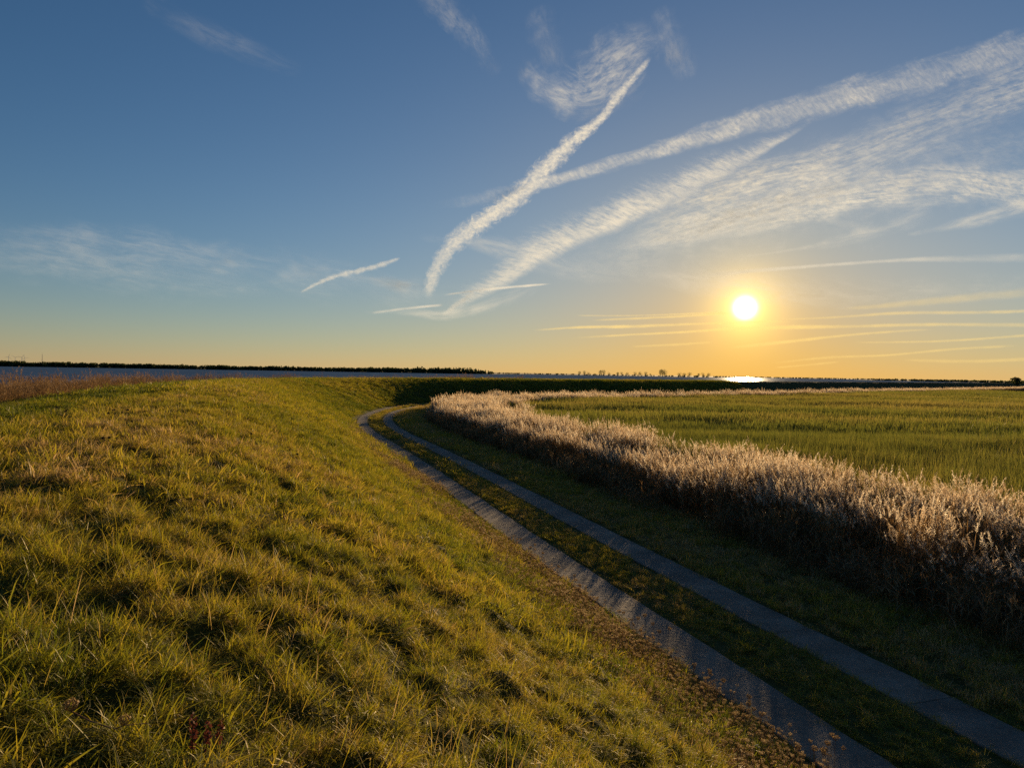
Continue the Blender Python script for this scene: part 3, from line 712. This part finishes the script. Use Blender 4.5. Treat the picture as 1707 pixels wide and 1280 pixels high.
cloud('cirrus_cloud', 'line', [(1150, 462, 5, .4), (1240, 453, 5, .6), (1380, 442, 4, .6), (1520, 433, 5, .5), (1640, 431, 9, .35), (1780, 428, 10, .3)], 'long thin streak passing just above the sun', 'cloud', CI, n=70)
cloud('cirrus_cloud', 'wispy', [(-60, 375, 20, .06), (80, 395, 36, .12), (220, 412, 46, .22), (350, 432, 46, .26), (470, 448, 40, .24), (590, 462, 34, .24), (690, 480, 22, .28), (740, 490, 12, .2)], 'faint drawn-out cirrus veil over the lake at left', 'cloud', CI, n=90)
cloud('cirrus_cloud', 'wispy', [(-40, 425, 24, .14), (120, 440, 34, .18), (300, 470, 28, .15), (480, 490, 20, .1)], 'faintest low cirrus streak at the left edge', 'cloud', CI, n=60)
cloud('cirrus_cloud', 'wispy', [(560, 455, 8, .3), (610, 464, 14, .45), (650, 472, 16, .5), (690, 482, 12, .3)], 'small ragged cirrus patch beside the foot of the puffy contrail', 'cloud', CI, n=30)
cloud('cirrus_cloud', 'wispy', [(690, 395, 8, .1), (800, 405, 18, .35), (880, 425, 30, .4), (950, 445, 26, .3), (1060, 460, 20, .15)], 'thin veil of streaks between the two bright contrails', 'cloud', CI, n=60)
cloud('cirrus_cloud', 'wispy', [(600, 520, 4, .2), (680, 520, 9, .4), (740, 525, 11, .5), (800, 515, 12, .45), (850, 495, 16, .3), (905, 470, 14, .15)], 'ragged creamy wisps under the foot of the feathered contrail', 'cloud', CI, n=50)
cloud('cirrus_veil', 'curdled', [(880, 455, 30, .08), (1020, 425, 60, .2), (1160, 385, 90, .3), (1300, 345, 105, .27), (1440, 310, 110, .27), (1600, 270, 110, .25), (1790, 230, 110, .2)], 'soft broad veil behind the mottled cirrus above the sun', 'cloud', CI, n=70)
cloud('cirrus_veil', 'wispy', [(-80, 400, 50, .10), (120, 425, 75, .16), (320, 445, 75, .18), (520, 465, 60, .18), (720, 495, 40, .14), (840, 515, 20, .08)], 'soft wide veil drawn across the lower left sky', 'cloud', CI, n=70)
cloud('cirrus_veil', 'wispy', [(1020, 440, 14, .15), (1160, 465, 34, .35), (1290, 480, 42, .4), (1420, 490, 40, .35), (1560, 485, 34, .3), (1790, 470, 30, .25)], 'thin streaky veil crossing the sky at the height of the sun', 'cloud', CI, n=60)
# low streaks round the sun, golden light put into their colour
LG = 'thin golden streaks low round the sun'
low = [([(884, 551, 2, .5), (960, 546, 3, .8), (1060, 544, 4, .8), (1160, 540, 3, .8), (1250, 537, 3, .7), (1330, 536, 2, .3)], 'golden streak just under the sun, starting far to its left'),
       ([(945, 564, 2, .5), (1050, 558, 2.5, .7), (1150, 553, 3, .8), (1220, 548, 4, .9), (1300, 546, 5, .8), (1420, 544, 4, .7), (1560, 541, 4, .6), (1790, 543, 6, .5)], 'longest golden streak, passing below the sun to the right edge'),
       ([(955, 526, 1.6, .4), (1060, 526, 1.8, .5), (1220, 520, 2.5, .7)], 'hairline streak meeting the sun from the left'),
       ([(985, 534, 2, .5), (1100, 529, 3, .7), (1225, 522, 3, .8)], 'streak sloping up into the lower left of the sun'),
       ([(1050, 578, 2, .4), (1150, 573, 3, .5), (1190, 570, 3, .3)], 'faint streak low left below the sun'),
       ([(1210, 580, 3, .4), (1300, 571, 4, .6), (1400, 560, 3, .6), (1500, 552, 3, .5), (1560, 549, 2, .3)], 'streak rising to the right below the sun'),
       ([(1290, 533, 2, .3), (1390, 529, 2.5, .5), (1500, 522, 4, .6), (1620, 521, 4, .55), (1790, 517, 4, .4)], 'pale streak level with the sun at right'),
       ([(1420, 571, 2, .4), (1560, 569, 2.5, .5), (1660, 563, 3, .5), (1790, 552, 4, .5)], 'streak low at the right edge with a finer one beneath'),
       ([(1280, 606, 2, .25), (1380, 596, 3, .45), (1480, 592, 2.5, .5), (1590, 582, 3, .5), (1700, 576, 3, .3)], 'lowest long streak rising right towards the far bush'),
       ([(1290, 613, 2, .25), (1360, 607, 2.5, .4), (1400, 603, 2, .25)], 'short streak close above the horizon right of the sun'),
       ([(1400, 515, 3, .25), (1470, 510, 6, .4), (1600, 498, 10, .35), (1790, 480, 12, .25)], 'soft smear right of the sun above the pale streak'),
       ([(1500, 600, 3, .3), (1620, 602, 4, .4), (1790, 595, 5, .35)], 'soft streak just above the bush at right')]
for p_, l_ in low: cloud('streak_cloud', 'lowline', [(a_, b_, c_, d_ * .75) for a_, b_, c_, d_ in p_], l_, 'cloud', LG, alt=6500.0, n=50, mcr=5)

# ------------------------------------------------------------------ trees on the far shore
M_bark = soil_material('tree_bark', (.05, .04, .03), (.09, .07, .05), 6.0, .5, .05)
M_crown = leaf_material('tree_leaves', [(0.0, (.05, .065, .018)), (.5, (.085, .10, .026)), (1.0, (.12, .11, .035))], .4, .02, .5)
M_steel = soil_material('galvanised_steel', (.35, .35, .36), (.42, .42, .43), 3.0, .05, .01)
M_white = soil_material('turbine_white', (.72, .72, .72), (.78, .78, .77), 1.0, .02, .01)
def leaf_cloud(r, lobes, n, size):
    """n random small quads through a set of (x, y, z, radius_xy, radius_z) lobes"""
    V, Fc = [], []
    w = np.array([l[3] ** 2 * l[4] for l in lobes]); w = w / w.sum()
    for i in range(n):
        l = lobes[int(r.choice(len(lobes), p=w))]
        d = r.normal(0, 1, 3); d /= np.linalg.norm(d); q = r.uniform(.35, 1.0) ** .5
        c = np.array([l[0] + d[0] * l[3] * q, l[1] + d[1] * l[3] * q, l[2] + d[2] * l[4] * q])
        a = r.normal(0, 1, 3); a /= np.linalg.norm(a); b = np.cross(a, r.normal(0, 1, 3)); b /= np.linalg.norm(b)
        sz = size * r.uniform(.5, 1.4)
        k = len(V); V += [c - a * sz, c - b * sz * .6, c + a * sz, c + b * sz * .6]; Fc.append((k, k + 1, k + 2, k + 3))
    return V, Fc
def tube(p0, p1, r0, r1, k=6):
    p0, p1 = np.array(p0, float), np.array(p1, float); z = p1 - p0; z /= np.linalg.norm(z)
    x = np.cross(z, [0.3, .9, .2]); x /= np.linalg.norm(x); y = np.cross(z, x)
    V = [p + (x * math.cos(a) + y * math.sin(a)) * rr_ for p, rr_ in ((p0, r0), (p1, r1)) for a in np.linspace(0, 2 * math.pi, k, endpoint=False)]
    return V, [(i, (i + 1) % k, k + (i + 1) % k, k + i) for i in range(k)] + [tuple(range(k - 1, -1, -1)), tuple(range(k, 2 * k))]
def tree_meshes(seed, h, w, n=420, size=.55, low=.25, nl=9):
    r = np.random.default_rng(seed); lobes = []
    for i in range(nl):
        t = r.uniform(low, .9); rad = w * .5 * (1.0 - abs(t - .55) * 1.1) * r.uniform(.35, .62)
        a = r.uniform(0, 6.28); off = w * .5 * (1 - abs(t - .5) * 1.2) * r.uniform(.2, .75)
        lobes.append((math.cos(a) * off, math.sin(a) * off, h * t, max(rad, .4), max(rad * .8, .4)))
    lobes.append((0, 0, h * .85, w * .2, h * .12))
    cv, cf = leaf_cloud(r, lobes, n, size)
    parts = [tube((0, 0, -.3), (0, 0, h * .55), h * .022 + .05, h * .012, 7) + (0,)]
    for l in lobes[:6]: parts.append(tube((0, 0, h * r.uniform(.15, .4)), (l[0] * .9, l[1] * .9, l[2]), h * .009 + .02, h * .004, 5) + (0,))
    tv, tf, _ = merge(parts)
    return cv, cf, tv, tf
def make_tree(name, seed, h, w, part='trunk', **kw):
    cv, cf, tv, tf = tree_meshes(seed, h, w, **kw)
    root = empty(name, (0, 0, 0))
    mesh_obj(part, tv, tf, M_bark, root); mesh_obj('crown', cv, cf, M_crown, root)
    return root
def at_az(px, dr=0.0):
    a = az_of(px); r = float(shore_r(a)) + dr; return np.array([math.sin(R(a)) * r, math.cos(R(a)) * r, .4])
protos = [make_tree('shore_tree', 700 + i, 1.0, .72 + .18 * i, n=330, size=.05) for i in range(4)]
used = set()
TG = 'trees along the far shore'
trees = [(966, 13, 0, 'small round tree at the left end of the far tree row'), (974, 14, 1, 'round tree second from the left in the far tree row'), (981, 11, 2, 'low tree third from the left in the far tree row'),
         (991, 7, 3, 'tiny tree left of the tall upright pair of the far row'), (1000, 18, 0, 'left tree of the tall upright pair in the far tree row'), (1006, 18, 1, 'right tree of the tall upright pair in the far tree row'),
         (1015, 11, 2, 'low round tree just right of the tall upright pair'), (1029, 12, 0, 'first of three small spaced trees in the far row'), (1036, 12, 1, 'second of three small spaced trees in the far row'),
         (1045, 12, 3, 'third of three small spaced trees in the far row'), (1058, 14, 2, 'left tree of the wide clump left of the tallest far trees'), (1067, 15, 3, 'middle tree of the wide clump left of the tallest far trees'),
         (1076, 14, 1, 'right tree of the wide clump left of the tallest far trees'), (1084, 9, 0, 'low tree between the wide clump and the tallest far trees'), (1101, 24, 0, 'tallest far tree, left one of the tallest two'),
         (1107, 22, 1, 'slightly shorter right neighbour of the tallest far tree'), (1132, 14, 2, 'first tree right of the gap after the tallest far trees'), (1140, 13, 3, 'second tree right of the gap after the tallest far trees'),
         (1149, 14, 1, 'third tree right of the gap after the tallest far trees'), (1164, 12, 0, 'first tree of the rightmost far clump near the sun glint'), (1172, 14, 2, 'middle tree of the rightmost far clump near the sun glint'), (1181, 14, 3, 'last tree of the rightmost far clump near the sun glint')]
for px, h, v, lab in trees:
    t = protos[v] if v not in used else copy_tree(protos[v]); used.add(v)
    t.location = at_az(px, 30 + rng.uniform(0, 25)); h *= 1.2; t.scale = (h * rng.uniform(.85, 1.1),) * 2 + (h,); t.rotation_euler.z = rng.uniform(0, 6.28)
    tag(t, lab, 'tree', TG)
def wood(name, label, px0, px1, hfun, step, rows, n, size, conif=False, gap=0.0):
    r = np.random.default_rng(int(px0 + 900)); V, Fc = [], []
    dist = float(shore_r(az_of((px0 + px1) / 2))); L = abs(px1 - px0) / F0 * dist * 1.05
    for k in range(int(L / step) * rows):
        px = px0 + (px1 - px0) * r.uniform(); q = at_az(px, r.uniform(8, 90)); h = hfun(px) * r.uniform(.86, 1.06); w = h * (r.uniform(.5, .7) if conif else r.uniform(.8, 1.2))
        if r.uniform() < gap: continue
        lob = [(0, 0, h * .28, w * .55, h * .3), (r.uniform(-.2, .2) * w, 0, h * .62, w * .42, h * .3), (r.uniform(-.3, .3) * w, r.uniform(-.3, .3) * w, h * .5, w * .4, h * .25)]
        if conif: lob = [(0, 0, h * .25, w * .45, h * .28), (0, 0, h * .55, w * .3, h * .3), (0, 0, h * .82, w * .14, h * .2)]
        v, f = leaf_cloud(r, lob, n, size * h / 14); o_ = len(V)
        V += [x + q for x in v]; Fc += [tuple(i + o_ for i in ff) for ff in f]
    return tag(mesh_obj(name, V, Fc, M_crown), label, 'wood', kind='stuff')
hL = lambda px: 10.5 + 7 * float(fbm(np.array([px * .022]), np.array([3.0]), 201, 3)[0]) + (4 if px < 40 else 0)
wood('far_wood', 'dark line of trees along the far shore behind the lake at left', -260, 705, hL, 7, 3, 56, 2.7)
wood('far_wood', 'even dark conifer wood on the headland in the middle of the far shore', 690, 822, lambda px: 17.5 if px < 780 else 17.5 - (px - 780) * .22, 4, 3, 26, 3.0, True)
wood('far_wood', 'low scrub on the thin spit right of the headland', 822, 1195, lambda px: 4.5 + 3 * float(fbm(np.array([px * .05]), np.array([7.0]), 205)[0]), 9, 1, 22, 5.0)
wood('far_wood', 'thin hazy line of far woods below the sunset at right', 1190, 1900, lambda px: 5.5, 5, 2, 12, 7.0)
# wind turbines and a mast far behind the left wood
def turbine(px, dist, hub, a0, lab):
    a = R(az_of(px)); root = empty('wind_turbine', (math.sin(a) * dist, math.cos(a) * dist, 2.0), -a)
    v, f = tube((0, 0, 0), (0, 0, hub), 2.6, 1.5, 10); mesh_obj('tower', v, f, M_white, root)
    v, f = tube((0, -4, hub + 1), (0, 5, hub + 1), 1.9, 1.6, 8); mesh_obj('nacelle', v, f, M_white, root)
    for k in range(3):
        t = a0 + k * 2 * math.pi / 3; d = np.array([math.sin(t), 0, math.cos(t)]); e = np.array([math.cos(t), 0, -math.sin(t)]); c = np.array([0, -4.6, hub + 1])
        L = hub * .52; V = []
        for q, wd in ((.02, 1.2), (.2, 2.2), (.6, 1.3), (1.0, .3)):
            for sy in (-.35, .35): V += [c + d * L * q - e * wd * .4 + np.array([0, sy, 0]), c + d * L * q + e * wd * .6 + np.array([0, sy, 0])]
        Fb = []
        for q in range(3):
            b = q * 4
            Fb += [(b, b + 1, b + 5, b + 4), (b + 2, b + 6, b + 7, b + 3), (b, b + 4, b + 6, b + 2), (b + 1, b + 3, b + 7, b + 5)]
        mesh_obj('blade', V, Fb + [(0, 2, 3, 1), (12, 13, 15, 14)], M_white, root)
    tag(root, lab, 'wind turbine', 'far wind turbines at left')
turbine(14, 9000, 82, .3, 'faint wind turbine furthest left above the far trees'); turbine(25, 9400, 80, 1.1, 'faint wind turbine second from the left above the far trees')
turbine(36, 9200, 82, .7, 'faint wind turbine third from the left above the far trees'); turbine(41, 9800, 84, 1.6, 'faint wind turbine nearest the radio mast above the far trees')
q = at_az(70, 500); mast = empty('radio_mast', tuple(q), 0)
parts = []; Hm = 40.0
for k in range(3):
    a = k * 2.094; parts.append(tube((1.3 * math.cos(a), 1.3 * math.sin(a), 0), (.45 * math.cos(a), .45 * math.sin(a), Hm), .22, .14, 5) + (0,))
v, f, _ = merge(parts); mesh_obj('leg_frame', v, f, M_steel, mast)
parts = []
for j in range(14):
    z0, z1 = Hm * j / 14, Hm * (j + 1) / 14; r0, r1 = 1.3 - .85 * j / 14, 1.3 - .85 * (j + 1) / 14
    for k in range(3):
        a, b = k * 2.094, (k + 1) * 2.094
        parts.append(tube((r0 * math.cos(a), r0 * math.sin(a), z0), (r1 * math.cos(b), r1 * math.sin(b), z1), .10, .10, 4) + (0,))
v, f, _ = merge(parts); mesh_obj('lattice_bracing', v, f, M_steel, mast)
v, f = tube((0, 0, Hm), (0, 0, Hm + 6), .16, .08, 5); mesh_obj('antenna', v, f, M_steel, mast)
tag(mast, 'slim radio mast rising above the far trees at left', 'mast')
# the lone bush on the dike at the right
bp = on_plane(1713, 641.5, 3.4); sc_ = float(np.hypot(bp[0], bp[1]))
bush = make_tree('bush', 77, 5.6 * sc_ / 560, 11.5 * sc_ / 560, 'stem', n=900, size=.35, low=.12, nl=14)
k_ = np.argmin((_line[:, 0] / np.maximum(_line[:, 1], 1) - bp[0] / bp[1]) ** 2 + (_line[:, 1] < 150) * 9.0)
bush.location = tuple(float(v) for v in xy(_S[k_], 6.0)) + (2.8,)
fac = math.hypot(bush.location.x, bush.location.y) / 560 / (sc_ / 560); bush.scale = (fac * .8,) * 3
tag(bush, 'lone dark bush on the dike at the far right', 'bush')

# ------------------------------------------------------------------ single plants standing out of the grass
def su_of(x, y):
    j = int(np.argmin((_line[:, 0] - x) ** 2 + (_line[:, 1] - y) ** 2)); j0 = max(0, j - 1); j1 = min(len(_line) - 1, j + 1)
    best = None
    for a in (j0, j):
        b = min(a + 1, len(_line) - 1)
        if a == b: continue
        d = _line[b] - _line[a]; t = float(np.clip(((np.array([x, y]) - _line[a]) @ d) / (d @ d), 0, 1)); p_ = _line[a] + d * t
        dist = math.hypot(x - p_[0], y - p_[1]); sg = 1 if (d[0] * (y - p_[1]) - d[1] * (x - p_[0])) > 0 else -1
        if best is None or dist < best[0]: best = (dist, _S[a] + (_S[b] - _S[a]) * t, sg * dist)
    return best[1], best[2]
def ground_z(x, y):
    s_, u_ = su_of(x, y); return float(zt(np.array([s_]), np.array([u_]))[0])
def hit_ground(px, py):
    d = ray(px, py); t = .8
    while t < 400:
        p_ = EYE + d * t
        if p_[2] < ground_z(p_[0], p_[1]): return p_
        t += .02 + t * .004
    return EYE + d * t
M_head = leaf_material('seed_heads', [(0.0, (.26, .18, .08)), (.5, (.44, .33, .17)), (1.0, (.66, .54, .34))], .65, .04, .5)
M_dark = leaf_material('dark_seed_heads', [(0.0, (.035, .022, .015)), (1.0, (.07, .045, .03))], .15, .03, .5)
M_red = leaf_material('dock_seeds', [(0.0, (.13, .035, .02)), (.5, (.22, .06, .03)), (1.0, (.30, .10, .05))], .35, .03, .5)
M_petal = leaf_material('white_petals', [(0.0, (.62, .60, .50)), (1.0, (.78, .76, .68))], .45, .02, .5)
def umbel(r, rad, n=16):
    """a dried wild-carrot head curled up like a bird's nest"""
    parts = []
    for i in range(n):
        a = 2 * math.pi * i / n + r.normal(0, .12); k = r.uniform(.75, 1.1) * rad
        pts = [np.array([0, 0, 0]), np.array([math.cos(a) * k * .75, math.sin(a) * k * .75, k * .45]), np.array([math.cos(a) * k, math.sin(a) * k, k * 1.1]), np.array([math.cos(a) * k * .55, math.sin(a) * k * .55, k * 1.75])]
        for p_, q_ in zip(pts[:-1], pts[1:]): parts.append(tube(p_, q_, rad * .05, rad * .045, 3) + (0,))
        for j in range(3):
            c = pts[2] * (1 - j / 3) + pts[3] * (j / 3) + r.normal(0, rad * .1, 3); v, f = leaf_cloud(r, [(c[0], c[1], c[2], rad * .16, rad * .16)], 3, rad * .17); parts.append((v, f, 0))
    return merge(parts)
rr2 = np.random.default_rng(55)
HEADS = []
for i in range(4):
    v, f, _ = umbel(rr2, .034); me = bpy.data.meshes.new('seed_head'); me.from_pydata([tuple(x) for x in v], [], f); me.materials.append(M_head); HEADS.append(me)
def curve_tube(P, r0, r1, k=4):
    parts = []
    for i in range(len(P) - 1):
        a, b = i / (len(P) - 1), (i + 1) / (len(P) - 1); parts.append(tube(P[i], P[i + 1], r0 + (r1 - r0) * a, r0 + (r1 - r0) * b, k) + (0,))
    return merge(parts)[:2]
def carrot(loc, h, label, group, lean=.12, nbr=2):
    root = empty('wild_carrot', loc, rr2.uniform(0, 6.28)); parts = []; heads = []
    top = np.array([rr2.normal(0, lean) * h, rr2.normal(0, lean) * h, h]); mid = top * .55 + np.array([rr2.normal(0, .02), rr2.normal(0, .02), 0])
    v, f = curve_tube([np.array([0, 0, -.05]), mid * .5, mid, top], .0035, .0022); parts.append((v, f, 0)); heads.append((top, 1.0))
    for k in range(nbr):
        b0 = mid * rr2.uniform(.7, 1.25); a = rr2.uniform(0, 6.28); b1 = b0 + np.array([math.cos(a) * .10, math.sin(a) * .10, h * rr2.uniform(.18, .36)])
        v, f = curve_tube([b0, b0 * .5 + b1 * .5 + np.array([math.cos(a), math.sin(a), -.3]) * .02, b1], .0024, .0018); parts.append((v, f, 0)); heads.append((b1, rr2.uniform(.6, .9)))
    v, f, _ = merge(parts); mesh_obj('stem', v, f, M_dry, root)
    for p_, sc in heads:
        o = bpy.data.objects.new('seed_head', HEADS[int(rr2.integers(4))]); COL.objects.link(o); o.parent = root
        o.location = tuple(p_); o.scale = (sc,) * 3; o.rotation_euler = (rr2.normal(0, .3), rr2.normal(0, .3), rr2.uniform(0, 6))
    tag(root, label, 'dried flower', group)
    return root
CG = 'dried wild carrot seed heads leaning out over the track'
cpx = [(868, 898), (884, 912), (893, 908), (903, 921), (930, 943), (958, 960), (966, 975), (1033, 1019), (1062, 1030), (1075, 1026), (1072, 1050), (1100, 1052), (1113, 1047), (1091, 1040), (1157, 1108), (1186, 1118), (1208, 1132), (1251, 1162), (1245, 1172), (1265, 1188), (1286, 1212), (1333, 1243), (1357, 1246), (1374, 1249), (1381, 1237), (1392, 1230)]
ORD = ('first', 'second', 'third', 'fourth', 'fifth', 'sixth', 'seventh', 'eighth')
for i_, (px, py) in enumerate(cpx):
    cl_, no_ = (('topmost cluster', i_), ('middle cluster', i_ - 7), ('lower row', i_ - 14), ('bottom cluster', i_ - 21))[min(i_ // 7, 3)]
    w = on_plane(px, py, .50); z = ground_z(w[0], w[1]); h = max(.16, .50 - z - .03)
    carrot((w[0], w[1], z), h, 'dried wild carrot, %s from left in the %s by the left track strip' % (ORD[no_], cl_), CG, .04, int(rr2.integers(0, 3)))
# a band of smaller dried flower stalks along the slope's foot: nobody could count them
C_dry = bpy.data.collections.new('dried_band')
for i in range(5):
    parts = []
    for j in range(5):
        a, q = rr2.uniform(0, 6.28), .14 * math.sqrt(rr2.uniform()); b = np.array([math.cos(a) * q, math.sin(a) * q, -.02]); tp_ = b + np.array([rr2.normal(0, .05), rr2.normal(0, .05), rr2.uniform(.14, .30)])
        v, f = curve_tube([b, (b + tp_) / 2 + rr2.normal(0, .012, 3), tp_], .0026, .0018, 3); parts.append((v, f, 0))
        v, f, _ = umbel(rr2, .017, 8); parts.append((np.asarray(v) + tp_, f, 1))
    v, f, _ = blades(16, .12, .13, .3, .007, .5, 1.0, 900 + i, 2); parts.append((v, f, 0))
    template('dried_band_%d' % i, parts, [M_dry, M_head], C_dry)
s, u, x, y = sample(4, 60, .3, 2.8, 46, 3, 70)
k = rng.uniform(0, 1, len(s)) < np.clip(3.6 * (fbm(s * .22, u * .5, 131) - .33), 0, 1) * np.clip(1.25 - np.abs(u - 1.1) / 1.6, 0, 1)
s, u, x, y = s[k], u[k], x[k], y[k]; q = rng.uniform(.8, 1.45, len(s))
scatter('dried_wildflowers', 'brown band of small dried flower heads along the foot of the slope', 'dried flowers', C_dry, 5, np.stack([x, y, zt(s, u)], 1),
        euler_on(normals(s, u) + np.array([0, 0, 1.5]), rng.uniform(0, 6.28, len(s))), np.stack([q, q, q], 1), np.clip(rng.normal(.4, .2, len(s)), 0, 1), 77)
# dark knapweed heads on the left of the crest
v, f = leaf_cloud(rr2, [(0, 0, 0, .022, .02)], 46, .012); KH = bpy.data.meshes.new('seed_head'); KH.from_pydata([tuple(x) for x in v], [], f); KH.materials.append(M_dark)
for i_, (px, py) in enumerate([(93, 684), (108, 691), (113, 688), (176, 690), (181, 694), (203, 692), (212, 688), (190, 688), (240, 690), (171, 737), (181, 736), (192, 737), (300, 676), (482, 753), (495, 761), (470, 694), (420, 727)]):
    g_ = hit_ground(px, py + 9); h = (9 / F0) * np.linalg.norm(g_ - EYE) + .05
    root = empty('knapweed', tuple(g_), rr2.uniform(0, 6)); v, f = curve_tube([(0, 0, -.05), (.01, .01, h * .5), (.0, .02, h)], .004, .003); mesh_obj('stem', v, f, M_dry, root)
    o = bpy.data.objects.new('seed_head', KH); COL.objects.link(o); o.parent = root; o.location = (0, .02, h); o.scale = (.8 + np.linalg.norm(g_ - EYE) / 45,) * 3
    lab = (['dark knapweed head, %s of three nearest the left edge of the crest' % w_ for w_ in ORD[:3]] + ['dark knapweed head, %s from left in the row on the crest' % w_ for w_ in ('first', 'second', 'fourth', 'fifth', 'third', 'sixth')] +
           ['dark knapweed head, %s of three just below the crest row' % w_ for w_ in ORD[:3]] + ['dark knapweed head alone, farthest away near the crest', 'dark knapweed head, left of the two low on the slope', 'dark knapweed head, right of the two low on the slope',
            'dark knapweed head alone high on the slope towards the bend', 'dark knapweed head alone in mid slope, left of the low pair'])[i_]
    tag(root, lab, 'dried flower', 'dark knapweed heads in the dike grass')
# foreground: a snapped dry stalk with two heads, red dock stems, white flowers
A = [hit_ground(px, py) + np.array([0, 0, .11]) for px, py in ((118, 1226), (150, 1243), (190, 1257), (207, 1250), (245, 1246), (252, 1252))]
root = empty('broken_stalk', tuple(A[2]))
v, f = curve_tube([a - A[2] for a in A[:3]], .0032, .0034, 5); mesh_obj('stalk', v, f, M_dry, root); v, f = curve_tube([a - A[2] for a in A[2:]], .003, .0018, 5); mesh_obj('stalk', v, f, M_dry, root)
for a, sc in ((A[0], .85), (A[3], .7)):
    o = bpy.data.objects.new('seed_head', HEADS[1]); COL.objects.link(o); o.parent = root; o.location = tuple(a - A[2]); o.scale = (sc,) * 3
tag(root, 'pale snapped stalk with dried heads lying in the grass at lower left', 'dried flower')
for (px, py, hh), lab in zip(((322, 1270, .19), (340, 1268, .17), (357, 1262, .15)), ('tallest reddish dock stem in the grass at the bottom edge', 'middle reddish dock stem in the grass at the bottom edge', 'shortest reddish dock stem in the grass at the bottom edge')):
    g_ = hit_ground(px, py); root = empty('dock_plant', tuple(g_)); top = np.array([rr2.normal(0, .02), rr2.normal(0, .02), hh])
    v, f = curve_tube([np.array([0, 0, -.03]), top * .5 + rr2.normal(0, .006, 3), top], .0032, .0018, 5); mesh_obj('stem', v, f, M_red, root)
    lob = [(top[0] * t, top[1] * t, hh * t, .016, .03) for t in np.linspace(.45, 1.0, 6)]; v, f = leaf_cloud(rr2, lob, 90, .008); mesh_obj('seed_spike', v, f, M_red, root)
    tag(root, lab, 'dock')
for (px, py), lab in (((1243, 1252), 'white flower cluster left of the dried carrots at the bottom edge'), ((1262, 1262), 'white flower cluster lowest at the bottom edge by the track'), ((1384, 1252), 'white flower cluster nearest the track strip at the bottom edge')):
    g_ = hit_ground(px, py + 14); root = empty('yarrow', tuple(g_)); hh = .24
    v, f = curve_tube([np.array([0, 0, -.03]), np.array([.01, 0, hh * .5]), np.array([0, .01, hh])], .003, .002, 5); mesh_obj('stem', v, f, M_dry, root)
    V, Fc = [], []
    for j in range(12):
        a, q = rr2.uniform(0, 6.28), .038 * math.sqrt(rr2.uniform()); c = np.array([math.cos(a) * q, math.sin(a) * q + .01, hh + rr2.uniform(0, .012)]); k0 = len(V); V.append(c + [0, 0, .003])
        for m_ in range(6): V.append(c + np.array([math.cos(m_ * 1.047) * .009, math.sin(m_ * 1.047) * .009, rr2.uniform(-.002, .002)]))
        Fc += [(k0, k0 + 1 + m_, k0 + 1 + (m_ + 1) % 6) for m_ in range(6)]
    mesh_obj('flower_head', V, Fc, M_petal, root)
    tag(root, lab, 'flower')
